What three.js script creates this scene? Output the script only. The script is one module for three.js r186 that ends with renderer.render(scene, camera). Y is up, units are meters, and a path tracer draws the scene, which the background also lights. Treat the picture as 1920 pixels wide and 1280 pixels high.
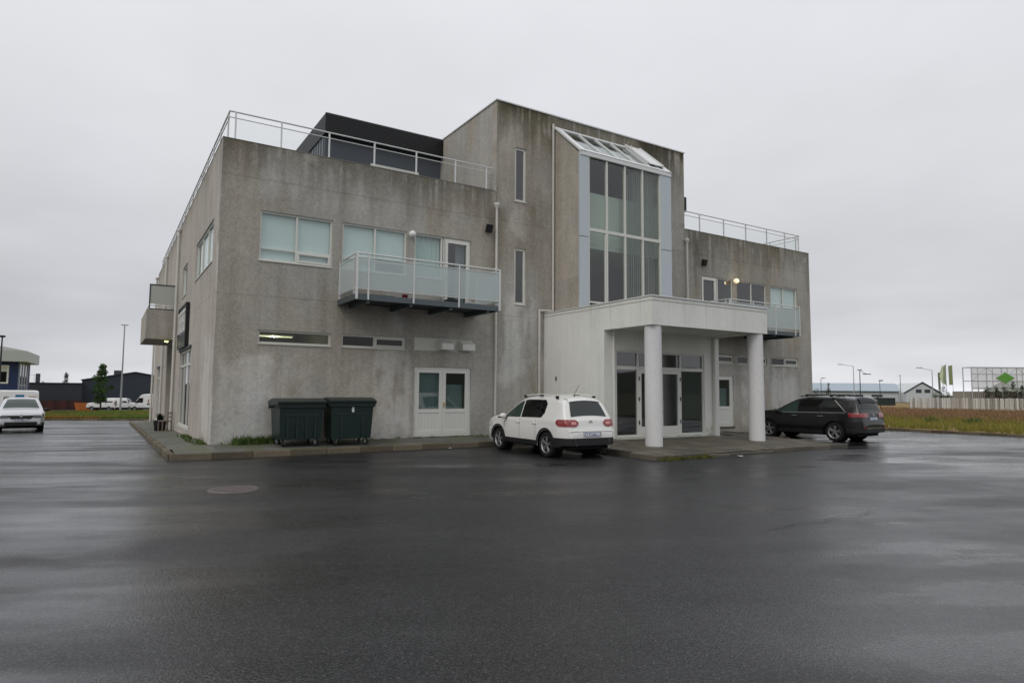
import * as THREE from 'three';
import { mergeGeometries, mergeVertices, toCreasedNormals } from 'three/addons/utils/BufferGeometryUtils.js';
import { RoundedBoxGeometry } from 'three/addons/geometries/RoundedBoxGeometry.js';

// ---------------------------------------------------------------- camera, sky, sun, exposure
const scene = new THREE.Scene();
const camera = new THREE.PerspectiveCamera(55.872, 1024 / 682, 0.1, 4000);
{
  const yaw = 0.561471, pit = 0.0780427, rol = 0.00699656;
  const f = new THREE.Vector3(Math.sin(yaw) * Math.cos(pit), Math.sin(pit), -Math.cos(yaw) * Math.cos(pit));
  const r = new THREE.Vector3(Math.cos(yaw), 0, Math.sin(yaw));
  const u = new THREE.Vector3().crossVectors(r, f);
  camera.position.set(-2.5406, 1.78, 19.8646);
  camera.up.copy(u).multiplyScalar(Math.cos(rol)).addScaledVector(r, -Math.sin(rol));
  camera.lookAt(camera.position.clone().add(f));
}
const renderer = new THREE.WebGLRenderer();
renderer.toneMapping = THREE.LinearToneMapping;
renderer.toneMappingExposure = 1.0;
renderer.shadowMap.enabled = true;

// ---------------------------------------------------------------- noise
function rng(seed) { let s = seed >>> 0; return () => { s = (s + 0x6D2B79F5) >>> 0; let t = s; t = Math.imul(t ^ (t >>> 15), t | 1); t ^= t + Math.imul(t ^ (t >>> 7), t | 61); return ((t ^ (t >>> 14)) >>> 0) / 4294967296; }; }
const NT = new Float32Array(65536); { const r = rng(77); for (let i = 0; i < 65536; i++) NT[i] = r(); }
function vn(x, y) {
  const xi = Math.floor(x), yi = Math.floor(y); let fx = x - xi, fy = y - yi;
  fx = fx * fx * (3 - 2 * fx); fy = fy * fy * (3 - 2 * fy);
  const a = xi & 255, b = (xi + 1) & 255, c = (yi & 255) << 8, d = ((yi + 1) & 255) << 8;
  const p = NT[a | c], q = NT[b | c], s = NT[a | d], t = NT[b | d];
  return p + (q - p) * fx + (s - p + (p - q - s + t) * fx) * fy;
}
function fbm(x, y, o = 4) { let s = 0, a = 0.5, n = 0; for (let i = 0; i < o; i++) { s += a * vn(x, y); n += a; a *= 0.5; x = x * 2.03 + 17.3; y = y * 2.03 + 9.1; } return s / n; }
const clamp = (v, a = 0, b = 1) => Math.min(b, Math.max(a, v));
const ss = (a, b, v) => { const t = clamp((v - a) / (b - a)); return t * t * (3 - 2 * t); };
const lerp = (a, b, t) => a + (b - a) * t;
const lin = c => { c /= 255; return c <= 0.04045 ? c / 12.92 : Math.pow((c + 0.055) / 1.055, 2.4); };

// overcast sky: air and cloud only
{
  const w = 1536, h = 768, d = new Float32Array(w * h * 4);
  for (let j = 0; j < h; j++) for (let i = 0; i < w; i++) {
    const ph = ((i + 0.5) / w - 0.5) * 2 * Math.PI, th = ((j + 0.5) / h - 0.5) * Math.PI;
    const y = Math.sin(th), cx = Math.cos(th) * Math.cos(ph), cz = Math.cos(th) * Math.sin(ph);
    const yy = Math.max(y, 0);
    const k = 1 / (yy + 0.16);
    const big = fbm(cx * k * 0.55 + 40, cz * k * 0.55 + 12, 3) - 0.5;
    const mid = fbm(cx * k * 1.4 + 4, cz * k * 1.4 + 31, 5) - 0.5;
    const el = yy;
    // CIE overcast: brighter towards the zenith
    let L = 0.515 + 0.46 * Math.pow(el, 0.8);
    L += 0.38 * Math.exp(-el / 0.06) * (.15 + .85 * (.5 + .5 * Math.cos(Math.atan2(cz, cx) + .3)) ** 2);
    const band = fbm(Math.atan2(cz, cx) * 7 + 60, el * 60, 4) - 0.5;
    L *= 1 + 0.26 * big + 0.26 * mid + 0.22 * band * Math.exp(-el / 0.10);
    const o = (j * w + i) * 4, t = 0.5 + big;
    d[o] = L * (0.955 + 0.03 * t); d[o + 1] = L * 0.987; d[o + 2] = L * (1.05 - 0.03 * t); d[o + 3] = 1;
  }
  const t = new THREE.DataTexture(d, w, h, THREE.RGBAFormat, THREE.FloatType);
  t.mapping = THREE.EquirectangularReflectionMapping; t.magFilter = t.minFilter = THREE.LinearFilter; t.needsUpdate = true;
  scene.background = t; scene.environment = t;
}
const sun = new THREE.DirectionalLight(0xfff6ea, 0.75);
sun.position.set(-46, 60, 26); sun.target.position.set(10, 0, 0);
sun.castShadow = true; sun.shadow.radius = 60; sun.shadow.mapSize.set(2048, 2048);
Object.assign(sun.shadow.camera, { left: -60, right: 60, top: 60, bottom: -60, near: 1, far: 220 });
scene.add(sun, sun.target);

// ---------------------------------------------------------------- helpers
const names = {};
function numbered(n) { const k = names[n] = (names[n] ?? -1) + 1; return k ? `${n}_${String(k).padStart(3, '0')}` : n; }
function tag(o, label, category, group) { o.userData.label = label; o.userData.category = category; if (group) o.userData.group = group; return o; }
function shade(o) { o.castShadow = o.receiveShadow = true; return o; }
function thing(name, label, category, pos = [0, 0, 0], turn = 0, group) {
  const o = new THREE.Group(); o.name = numbered(name); o.position.set(...pos); o.rotation.y = turn; scene.add(o); return tag(o, label, category, group);
}
function solo(name, geo, m, label, category, group) { const o = shade(new THREE.Mesh(geo, m)); o.name = numbered(name); scene.add(o); return tag(o, label, category, group); }
function struct(name, geo, m) { const o = geo ? shade(new THREE.Mesh(geo, m)) : new THREE.Group(); o.name = numbered(name); o.userData.kind = 'structure'; scene.add(o); return o; }
function part(name, geo, m, parent) { const o = shade(new THREE.Mesh(geo, m)); o.name = name; parent.add(o); return o; }
function sub(name, parent, pos = [0, 0, 0], turn = 0) { const o = new THREE.Group(); o.name = name; o.position.set(...pos); o.rotation.y = turn; parent.add(o); return o; }
const bx = (x0, x1, y0, y1, z0, z1) => new THREE.BoxGeometry(Math.abs(x1 - x0), Math.abs(y1 - y0), Math.abs(z1 - z0)).translate((x0 + x1) / 2, (y0 + y1) / 2, (z0 + z1) / 2);
const rb = (x0, x1, y0, y1, z0, z1, r = 0.01, s = 1) => new RoundedBoxGeometry(Math.abs(x1 - x0), Math.abs(y1 - y0), Math.abs(z1 - z0), s, Math.min(r, Math.abs(x1 - x0) * .49, Math.abs(y1 - y0) * .49, Math.abs(z1 - z0) * .49)).translate((x0 + x1) / 2, (y0 + y1) / 2, (z0 + z1) / 2);
const cyl = (r, x, y0, y1, z, n = 14, r2 = r) => new THREE.CylinderGeometry(r2, r, y1 - y0, n).translate(x, (y0 + y1) / 2, z);
function bar(a, b, r, n = 8) { const p = new THREE.Vector3(...a), q = new THREE.Vector3(...b), d = q.clone().sub(p); const g = new THREE.CylinderGeometry(r, r, d.length(), n); g.applyQuaternion(new THREE.Quaternion().setFromUnitVectors(new THREE.Vector3(0, 1, 0), d.normalize())); return g.translate((p.x + q.x) / 2, (p.y + q.y) / 2, (p.z + q.z) / 2); }
function tube(pts, r, seg = 24, n = 8, tension) { return new THREE.TubeGeometry(new THREE.CatmullRomCurve3(pts.map(p => new THREE.Vector3(...p)), false, 'catmullrom', tension ?? 0.5), seg, r, n); }
function mg(list) { return mergeGeometries(list.map(g => { const h = g.index ? g.toNonIndexed() : g.clone(); for (const k of Object.keys(h.attributes)) if (!['position', 'normal', 'uv'].includes(k)) h.deleteAttribute(k); if (!h.attributes.uv) h.setAttribute('uv', new THREE.BufferAttribute(new Float32Array(h.attributes.position.count * 2), 2)); return h; })); }
// uv in metres from position, by the way each face points
function metric(g, ox = 0, oy = 0) {
  if (g.index) g = g.toNonIndexed();
  const p = g.attributes.position, n = g.attributes.normal, uv = new Float32Array(p.count * 2);
  for (let i = 0; i < p.count; i++) {
    const ax = Math.abs(n.getX(i)), ay = Math.abs(n.getY(i)), az = Math.abs(n.getZ(i));
    const [u, v] = ay > ax && ay > az ? [p.getX(i), p.getZ(i)] : ax > az ? [p.getZ(i), p.getY(i)] : [p.getX(i), p.getY(i)];
    uv[i * 2] = u + ox; uv[i * 2 + 1] = v + oy;
  }
  g.setAttribute('uv', new THREE.BufferAttribute(uv, 2)); return g;
}
function poly(pts, holes, z0, z1) {   // polygon in x,y with holes, from z0 to z1; uv in metres
  const s = new THREE.Shape(pts.map(p => new THREE.Vector2(...p)));
  for (const h of holes) s.holes.push(new THREE.Path([[h[0], h[2]], [h[1], h[2]], [h[1], h[3]], [h[0], h[3]]].map(p => new THREE.Vector2(...p))));
  return new THREE.ExtrudeGeometry(s, { depth: z1 - z0, bevelEnabled: false }).translate(0, 0, z0);
}
function tex(w, h, fn, { srgb = true, rep = [1, 1] } = {}) {
  const d = new Uint8Array(w * h * 4);
  for (let j = 0; j < h; j++) for (let i = 0; i < w; i++) { const c = fn((i + .5) / w, (j + .5) / h), o = (j * w + i) * 4; d[o] = clamp(c[0], 0, 255); d[o + 1] = clamp(c[1], 0, 255); d[o + 2] = clamp(c[2], 0, 255); d[o + 3] = 255; }
  const t = new THREE.DataTexture(d, w, h); t.wrapS = t.wrapT = THREE.RepeatWrapping; t.magFilter = THREE.LinearFilter; t.minFilter = THREE.LinearMipmapLinearFilter; t.generateMipmaps = true;
  if (srgb) t.colorSpace = THREE.SRGBColorSpace; t.repeat.set(...rep); t.needsUpdate = true; return t;
}
const std = (c, roughness = 0.7, metalness = 0, extra = {}) => new THREE.MeshStandardMaterial({ color: c, roughness, metalness, ...extra });
const phy = o => new THREE.MeshPhysicalMaterial(o);

// ---------------------------------------------------------------- materials
const grainTex = (() => { const r = rng(5), n = 512, a = new Float32Array(n * n); for (let i = 0; i < n * n; i++) a[i] = r();
  const g = (x, y) => a[((y + n) % n) * n + ((x + n) % n)];
  return tex(n, n, (u, v) => { const x = Math.floor(u * n), y = Math.floor(v * n); let s = 0; for (let j = -1; j < 2; j++) for (let i = -1; i < 2; i++) s += g(x + i, y + j); s = s / 9; const c = clamp(0.5 + (s - 0.5) * 2.2) * 255; return [c, c, c]; }, { srgb: false, rep: [1 / 1.6, 1 / 1.6] }); })();
const rand1 = rng(9);
const pits = new Float32Array(262144); for (let i = 0; i < 262144; i++) pits[i] = rand1();
const pit = (x, y) => pits[((Math.floor(y) & 511) << 9) | (Math.floor(x) & 511)];
// weathered pebbledash concrete; pale = lime bloom patches [x0, x1, y0, y1, strength]; dark = where rain streaks start
function concrete(x, y, o) {
  const n1 = fbm(x * 0.55 + o.s, y * 0.55, 5), n2 = fbm(x * 2.6 + o.s * 2, y * 2.2, 4), g = pit(x * 72, y * 72) - 0.5, g2 = vn(x * 17 + o.s, y * 17) - 0.5;
  const streak = fbm(x * 3.1 + o.s, y * 0.22 + 3, 4), st2 = fbm(x * 9 + o.s, y * 0.35 + 8, 3);
  let r = 168, gr = 165, b = 158;
  const v = (n1 - 0.5) * 24 + (n2 - 0.5) * 14 + g * 26 + g2 * 14 + (streak - 0.5) * 24 + (st2 - 0.5) * 12;
  r += v; gr += v; b += v;
  // algae and soot runs hanging from the roof edges, ragged by the noise
  for (const top of o.tops) {
    const xe = x + (fbm(x * 2 + 7, y * 1.3 + top[2], 3) - .5) * .7; if (xe < top[0] - .3 || xe > top[1] + .3 || y > top[2] + 0.2) continue; const side = ss(top[0] - .3, top[0] + .25, xe) * (1 - ss(top[1] - .25, top[1] + .3, xe));
    const len = (top[3] ?? 1.6) * (0.15 + 2.3 * Math.pow(fbm(x * 1.7 + o.s * 3, 5.5, 4), 1.7));
    const dd = (top[2] - y) / len;
    if (dd < 1) { const k = side * (top[5] ? ss(0, .35, dd + (n2 - .5) * .3) : 1) * (1 - dd) * ss(0.28, 0.62, st2 * 0.6 + n2 * 0.55) * (top[4] ?? 1); r -= 50 * k; gr -= 50 * k; b -= 54 * k; }
  }
  const warm = ss(0.45, 0.66, fbm(x * 0.8 + 70 + o.s, y * 0.4 + 20, 4)) * (o.warm ?? 0.6); r -= 3 * warm; gr -= 7 * warm; b -= 13 * warm;
  for (const p of o.pale) {
    const ex = 0.28 * (fbm(x * 1.5 + p[0], y * 1.5, 4) - 0.5) * 3, e = 0.18;
    const k = ss(p[0] - e, p[0] + e, x + ex) * (1 - ss(p[1] - e, p[1] + e, x + ex * .5)) * ss(p[2] - .25, p[2] + .25, y + ex) * (1 - ss(p[3] - .3, p[3] + .3, y + ex * 1.6)) * p[4] * ss(0.25, 0.6, n2 * .6 + streak * .5);
    r += 26 * k; gr += 28 * k; b += 31 * k;
  }
  if (o.joint) for (const jy of o.joint) { const dj = Math.abs(y - jy - 0.02 * (vn(x * 2, jy) - .5)); if (dj < 0.02) { r -= 13; gr -= 13; b -= 13; } }
  return [r, gr, b];
}
const FW = 28.6, FH = 12.8;
const frontMap = tex(2048, 916, (u, v) => concrete(u * FW - 0.1, v * FH, {
  s: 3.7, warm: 0.75, joint: [4.55, 8.05],
  tops: [[-.2, 9.2, 9.1, 1.7, 0.95], [9.2, 19.1, 12.55, 2.4, 1.0], [19, 28.6, 9.1, 2.3, 1.0], [8.9, 9.7, 9.1, 5, .7, 1], [10.7, 11.5, 9.6, 4.6, .8, 1], [9.4, 11.8, 12.5, 4.5, .6], [16.5, 19.1, 12.5, 5, .9], [7.2, 8.3, 3.1, 1.2, .5, 1], [19.2, 20.1, 9.1, 6, .7, 1]],
  pale: [[0.15, 1.6, 0.2, 2.7, .95], [1.6, 4.6, 0.3, 2.6, .45], [4.7, 5.95, 0.35, 3.1, 1.0], [7.75, 8.0, 2.6, 3.15, 1], [5.2, 5.6, 3.55, 4.3, .8], [9.5, 10.9, 2.2, 5.1, .9], [10.0, 10.5, 7.2, 8.9, .7], [9.4, 10.6, 10.8, 12.1, .5], [10.9, 11.35, .3, 3.2, .5], [22.7, 23.7, .3, 3.0, .9], [24.9, 27.1, .3, 3.1, 1], [0.8, 3.2, 7.6, 8.8, .35], [3.3, 5.5, 7.4, 8.6, .3], [21, 25, 2.6, 3.1, .3]],
}), { rep: [1 / FW, 1 / FH] });
frontMap.offset.set(0.1 / FW, 0);
const sideMap = tex(1536, 512, (u, v) => { const c = concrete(u * 28 + 50, v * 9.4, { s: 21.3, warm: 0.35, tops: [[50, 78.2, 9.1, 0.9, .6]], pale: [[75.6, 78, .3, 3.5, .5]], joint: [4.6] }); return [c[0] + 14, c[1] + 11, c[2] + 9]; }, { rep: [1 / 28, 1 / 9.4] });
const conc = (map, extra = {}) => std(0xffffff, 0.92, 0, { map, bumpMap: grainTex, bumpScale: 0.006, ...extra });
const M = {};
M.front = conc(frontMap); M.side = conc(sideMap);
const bayMap = tex(512, 512, (u, v) => { const c = concrete(u * 6 + 90, v * 6, { s: 44, warm: 0.5, tops: [], pale: [] }); return [c[0] + 3, c[1] + 1, c[2] - 1]; }, { rep: [1 / 6, 1 / 6] });
M.bay = conc(bayMap);
M.white = conc(tex(512, 512, (u, v) => { const x = u * 5, y = v * 5, n = fbm(x * .8, y * .8, 5) - .5, s = fbm(x * 5 + 9, y * .5, 3) - .5, g = pit(x * 80, y * 80) - .5, dirt = ss(.5, .75, fbm(x * 3, y * 3, 4) + .45 * (1 - y / .55)) * (y < .7 ? 1 : 0), run = ss(.6, .8, fbm(x * 9 + 3, 2, 3)) * ss(3.4, 4.7, y) * fbm(x * 14, y * 1.2, 2), k = 231 + n * 20 + s * 12 + g * 16 - dirt * 34 - run * 16; return [k, k + 1, k - 5 - dirt * 8]; }, { rep: [.2, .2] }));
M.column = conc(tex(256, 256, (u, v) => { const x = u * 2, y = v * 4, n = fbm(x * 2, y, 4) - .5, g = pit(x * 60, y * 60) - .5, k = 218 + n * 18 + g * 8; return [k, k, k]; }, { rep: [.5, .25] }), { bumpScale: 0.001 });
M.frame = std(0xd9d9d2, 0.45); M.frameOld = std(0xc6c6bd, 0.55);
M.pvc = std(0xdcdcd6, 0.4); M.pipe = std(0xcfcdc6, 0.5);
M.metalPanel = std(0xc0c9cf, 0.42, 0.1);
M.rail = std(0xd8dad8, 0.4, 0.2); M.galv = std(0x9aa0a2, 0.45, 0.6); M.steel = std(0x5c6568, 0.5, 0.4);
M.glass = phy({ color: 0xeaf4f2, transmission: 1, roughness: 0.02, thickness: 0, ior: 1.75, side: THREE.DoubleSide });
M.glassDark = phy({ color: 0xa4b2b2, transmission: 1, roughness: 0.02, thickness: 0, ior: 1.95, side: THREE.DoubleSide });
M.glassDim = phy({ color: 0xa4b4b0, transmission: 1, roughness: 0.02, thickness: 0, ior: 1.5, side: THREE.DoubleSide });
M.glassBay = phy({ color: 0xd6dfda, transmission: 1, roughness: 0.02, thickness: 0, ior: 1.8, side: THREE.DoubleSide });
M.deck = std(0x343b40, .6, .3);
M.glassRail = phy({ color: 0xf8faf9, transmission: 1, roughness: 0.03, thickness: 0, ior: 1.3, side: THREE.DoubleSide });
M.frost = phy({ color: 0xccd8d8, transmission: 0.4, roughness: 0.5, thickness: 0, ior: 1.5, side: THREE.DoubleSide });
M.blind = std(0xe8eeee, 0.85); M.curtain = std(0xc9d6d4, 0.9); M.vblind = std(0xb4bab6, 0.9);
M.room = std(0x8f8f8a, 0.95); M.roomDark = std(0x4c4c4c, 0.95); M.slab = std(0x9a9c98, 0.9); M.roomWhite = std(0xe4eae2, 0.9);
M.roof = std(0x55565a, 0.95); M.cap = std(0xdfe0e0, 0.4, 0.1);
M.black = std(0x0e0f11, 0.5); M.blackSteel = std(0x141518, 0.45, 0.3); M.slate = std(0x3f464e, 0.6);
M.rubber = std(0x101011, 0.85); M.plasticBlack = std(0x17181a, 0.6);
M.binGreen = phy({ color: 0x0c2622, roughness: 0.42, clearcoat: 0.15, clearcoatRoughness: .4 });
M.binLid = phy({ color: 0x0a211e, roughness: 0.36, clearcoat: 0.2, clearcoatRoughness: .35 });
M.lampWhite = std(0xe8e8e4, 0.35);
M.kerb = [0x9f998b, 0x8f897b, 0xa9a294, 0x857f71].map(c => conc(bayMap, { color: c, bumpScale: .006 }));
M.walk = conc(tex(512, 512, (u, v) => { const x = u * 4, y = v * 4, n = fbm(x * 1.2 + 3, y * 1.2, 5) - .5, m = ss(.5, .64, fbm(x * 2.2 + 30, y * 2.2, 4)), g = pit(x * 100, y * 100) - .5, k = 96 + n * 44 + g * 30; return [k - m * 8, k - m * 3, k - 5 - m * 20]; }, { rep: [.25, .25] }), { roughness: .7 });
// ---------------------------------------------------------------- ground
const slopeX = x => 1 - ss(0, 28, x);
const H = (x, z) => -0.016 * clamp(-z, 0, 110) * slopeX(x);
function sheet(xs, zs, dy) {
  const pos = [], uv = [], idx = [], nx = xs.length;
  for (const z of zs) for (const x of xs) { pos.push(x, H(x, z) + (typeof dy === 'function' ? dy(x, z) : dy), z); uv.push(x, -z); }
  for (let j = 0; j < zs.length - 1; j++) for (let i = 0; i < nx - 1; i++) { const a = j * nx + i; idx.push(a, a + nx, a + 1, a + 1, a + nx, a + nx + 1); }
  const g = new THREE.BufferGeometry(); g.setAttribute('position', new THREE.Float32BufferAttribute(pos, 3)); g.setAttribute('uv', new THREE.Float32BufferAttribute(uv, 2)); g.setIndex(idx); g.computeVertexNormals(); return g;
}
const range = (a, b, n) => Array.from({ length: n + 1 }, (_, i) => a + (b - a) * i / n);
const earth = std(0xffffff, .95, 0, { map: tex(256, 256, (u, v) => { const n = fbm(u * 8, v * 8, 5); return [58 + n * 34, 62 + n * 34, 46 + n * 20]; }, { rep: [1 / 12, 1 / 12] }) });
struct('ground', sheet([-2500, -600, ...range(-200, 260, 46), 700, 2500], [-2500, -700, ...range(-220, 120, 34), 500, 2500], -0.09), earth);
// asphalt: fine tile for aggregate, a broad map of wet and drier films
const asphTile = (() => { const n = 1024, r = rng(21), a = new Float32Array(n * n); for (let i = 0; i < n * n; i++) a[i] = r();
  const at = (x, y) => a[((y + n) % n) * n + ((x + n) % n)];
  const h = new Float32Array(n * n); for (let y = 0; y < n; y++) for (let x = 0; x < n; x++) { let s = 0; for (let j = -2; j < 3; j++) for (let i = -2; i < 3; i++) s += at(x + i, y + j) * (3 - Math.max(Math.abs(i), Math.abs(j))); h[y * n + x] = s / 35; }
  const spot = new Float32Array(n * n); for (let q = 0; q < 46; q++) { const cx = Math.floor(r() * n), cy = Math.floor(r() * n), R = 2 + r() * r() * 6, v = r() < .72 ? -26 : 30; for (let j = -8; j <= 8; j++) for (let i = -8; i <= 8; i++) { const dd = Math.hypot(i, j * (.8 + .4 * r())); if (dd < R) spot[((cy + j + n) % n) * n + (cx + i + n) % n] = v * (v > 0 && R > 4 ? .5 : 1); } }
  const col = tex(n, n, (u, v) => { const i = Math.floor(v * n) * n + Math.floor(u * n), s = (h[i] - .5) * 3, k = 31 + spot[i] * 1.3 + s * 95 + (a[i] > .995 ? 45 : 0) - (a[(i + 7) % (n * n)] > .9986 ? 50 : 0); return [k, k, k + 2]; }, { rep: [1 / 3.0, 1 / 3.0] });
  const bump = tex(n, n, (u, v) => { const i = Math.floor(v * n) * n + Math.floor(u * n), k = clamp(.5 + (h[i] - .5) * 3.5) * 255; return [k, k, k]; }, { srgb: false, rep: [1 / 3.0, 1 / 3.0] });
  return { col, bump }; })();
const LW = 96, LH = 116;   // lot -62..34, z -46..70
const wetMap = tex(2048, 2048, (u, v) => {
  const x = u * LW - 62, z = 70 - v * LH;
  const a = x * .9 + z * .436, b = -x * .436 + z * .9;
  const w = fbm(a * .16 + 3, b * .42 + 5, 6), w2 = fbm(a * .5 + 33, b * 1.7 + 15, 5), w3 = fbm(x * 2.2, z * 2.2, 3), w4 = fbm(a * .07 + 8, b * .9 + 60, 4);
  let k = ss(.33, .66, w) * .55 + ss(.36, .66, w2) * .3 + ss(.5, .68, w4) * .25;
  const pool = Math.max(ss(1, -4, x + (w - .5) * 14), ss(11, 19, x + (w - .5) * 16)) * ss(.38, .6, w2 * .6 + w4 * .4); let rough = .52 - .25 * k - .13 * pool + (w3 - .5) * .13;
  if (w * .6 + w2 * .4 > .62) rough -= .08;
  const f1 = fbm(a * .3 + 71, b * 1.5 + 13, 5), f2 = fbm(a * .9 + 5, b * 3.4 + 40, 4), film = clamp(ss(.44, .66, f1 * .7 + w * .3) * .75 + ss(.5, .72, f2) * .35) * (.55 + .45 * ss(.35, .6, w3)) * (.35 + .65 * pool); return [film * 255, clamp(rough, .12, .75) * 255, 0];
}, { srgb: false, rep: [1 / LW, 1 / LH] });
wetMap.offset.set(62 / LW, 70 / LH);
const asphalt = phy({ color: 0xffffff, roughness: 1, ior: 1.53, clearcoat: .5, clearcoatMap: wetMap, clearcoatRoughness: .26, map: asphTile.col, bumpMap: asphTile.bump, bumpScale: .002, roughnessMap: wetMap, vertexColors: true });
{
  const g = sheet(range(-62, 30.6, 240), range(70, -44, 300).reverse(), (x, z) => (fbm(x * .18 + 4, z * .18, 3) - .5) * .03);
  const p = g.attributes.position, c = new Float32Array(p.count * 3);
  for (let i = 0; i < p.count; i++) {
    const x = p.getX(i), z = p.getZ(i);
    let k = .82 + .4 * (fbm(x * .5 + 9, z * .5, 4) - .5) + .3 * (fbm(x * .12, z * .12 + 44, 3) - .5);
    c.set([k, k, k * 1.01], i * 3);
  }
  g.setAttribute('color', new THREE.BufferAttribute(c, 3));
  struct('asphalt', g, asphalt);
}
const grassGround = std(0xffffff, .95, 0, { map: tex(512, 512, (u, v) => { const x = u * 8, y = v * 8, n = fbm(x * 1.5, y * 1.5, 5), m = fbm(x * .6 + 50, y * .6, 3), g = pit(x * 60, y * 60) - .5; return [82 + n * 50 + m * 30 + g * 24, 92 + n * 50 + g * 24, 30 + n * 26 + g * 12]; }, { rep: [1 / 8, 1 / 8] }) });
// verge across the far end of the lot: edge from (-40, ...) through (-6.2,-41.3) and (0.4,-36.6)
const vz = x => -36.9 + (x - 0) * 0.712 * (x < 0 ? 1 : 0.4);
{
  const xs = range(-62, 30, 46), pos = [], uv = [], idx = [];
  const rows = 16;
  for (let j = 0; j <= rows; j++) for (const x of xs) { const t = j / rows, z = lerp(vz(clamp(x, -34, 30)), -86, t); pos.push(x, H(x, z) + .1 + .05 * fbm(x * .4, z * .4, 3), z); uv.push(x, -z); }
  for (let j = 0; j < rows; j++) for (let i = 0; i < xs.length - 1; i++) { const a = j * xs.length + i; idx.push(a, a + 1, a + xs.length, a + 1, a + xs.length + 1, a + xs.length); }
  const g = new THREE.BufferGeometry(); g.setAttribute('position', new THREE.Float32BufferAttribute(pos, 3)); g.setAttribute('uv', new THREE.Float32BufferAttribute(uv, 2)); g.setIndex(idx); g.computeVertexNormals();
  struct('grass_verge', g, grassGround);
  const k = struct('verge_kerb'); const kg = rb(-.5, .5, -.2, .13, -.12, .0, .02);
  for (let i = 0; i < 44; i++) { const x = -30 + i * 1.0, z = vz(x + .5), a = Math.atan(-(vz(x + 1) - vz(x))); const o = part('kerb_stone', kg, M.kerb[i % 4], k); o.position.set(x + .5, H(x, z), z + .12); o.rotation.y = a; o.scale.x = 1 / Math.cos(a) * .985; }
}
struct('road', sheet(range(-80, 30, 30), range(-108, -86.2, 6), .03), std(0x6d6d6c, .8));
// rough verge to the right of the lot
const vRight = sheet(range(30.75, 130, 60), range(-60, 16, 40), (x, z) => .06 + .1 * fbm(x * .3, z * .3, 3));
struct('rough_verge', vRight, std(0xffffff, .95, 0, { map: tex(512, 512, (u, v) => { const x = u * 8, y = v * 8, n = fbm(x * 1.5, y * 1.5, 5), g = pit(x * 60, y * 60) - .5; return [104 + n * 50 + g * 24, 84 + n * 44 + g * 20, 48 + n * 22 + g * 12]; }, { rep: [1 / 8, 1 / 8] }) }));
{
  const k = struct('lot_kerb'); const kg = rb(-.075, .075, -.15, .12, -.495, .495, .02);
  for (let i = 0; i < 60; i++) { const o = part('kerb_stone', kg, M.kerb[i % 4], k); const z = -30 + i; o.position.set(30.67, H(30.67, z), z); }
}
// grass as countless tufts
function tuftGeo(seed, n, h, w) {
  const r = rng(seed), pos = [], nor = [];
  for (let i = 0; i < n; i++) {
    const a = r() * 6.28, d = r() * .12, bx_ = Math.cos(a * 3.1) * d, bz = Math.sin(a * 2.3) * d, l = h * (.55 + r() * .6), lean = (.15 + r() * .5) * l;
    const dx = Math.cos(a), dz = Math.sin(a), sx = -dz * w, sz = dx * w;
    const p0 = [bx_ - sx, 0, bz - sz], p1 = [bx_ + sx, 0, bz + sz], m0 = [bx_ + dx * lean * .35 - sx * .7, l * .6, bz + dz * lean * .35 - sz * .7], m1 = [bx_ + dx * lean * .35 + sx * .7, l * .6, bz + dz * lean * .35 + sz * .7], t = [bx_ + dx * lean, l, bz + dz * lean];
    pos.push(...p0, ...p1, ...m0, ...m0, ...p1, ...m1, ...m0, ...m1, ...t);
  }
  const g = new THREE.BufferGeometry(); g.setAttribute('position', new THREE.Float32BufferAttribute(pos, 3)); g.computeVertexNormals(); return g;
}
const blade = phy({ color: 0xffffff, roughness: .85, side: THREE.DoubleSide, transmission: .25, thickness: 0, ior: 1.3 });
function grass(name, label, n, seed, geo, place) {
  const r = rng(seed), im = new THREE.InstancedMesh(geo, blade, n), m = new THREE.Matrix4(), q = new THREE.Quaternion(), up = new THREE.Vector3(0, 1, 0), c = new THREE.Color();
  for (let i = 0; i < n; i++) { const [x, y, z, s, col] = place(r); q.setFromAxisAngle(up, r() * 6.28); im.setMatrixAt(i, m.compose(new THREE.Vector3(x, y, z), q, new THREE.Vector3(s, s * (.8 + r() * .5), s))); im.setColorAt(i, c.setRGB(...col)); }
  im.name = name; im.userData.kind = 'stuff'; tag(im, label, 'grass'); shade(im); scene.add(im); return im;
}
grass('rough_grass', 'tall reddish and yellow green wild grass beside the parking lot kerb', 26000, 3, tuftGeo(4, 9, .34, .012), r => {
  const x = 30.95 + Math.pow(r(), 1.2) * 38, z = -32 + r() * 46, d = x - 31 + (fbm(x * .3, z * .3, 3) - .5) * 9;
  const red = ss(9, 16, d), g = .8 + r() * .5, bush = ss(.74, .78, fbm(x * .35 + 80, z * .35, 3));
  const a = [.23 * g, .215 * g, .04 * g], b = [.26 * g, .16 * g, .085 * g], k = red > r() ? b : a;
  if (bush > .5) return [x, .08, z, 1.2, [.06 * g, .12 * g, .03 * g]];
  return [x, H(x, z) + .08, z, (.55 + .45 * red + r() * .3), k];
});
grass('verge_grass', 'mown green grass with rusty patches across the far end of the lot', 15000, 8, tuftGeo(6, 9, .16, .012), r => {
  const x = -20 + r() * 24, z = lerp(vz(x) - .2, -84, Math.pow(r(), 1.6)), g = .8 + r() * .5, rust = ss(.55, .66, fbm(x * .5 + 7, z * .22, 3));
  return [x, H(x, z) + .12, z, .8 + r() * .6, rust > r() ? [.25 * g, .15 * g, .03 * g] : [.12 * g, .17 * g, .03 * g]];
});

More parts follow.
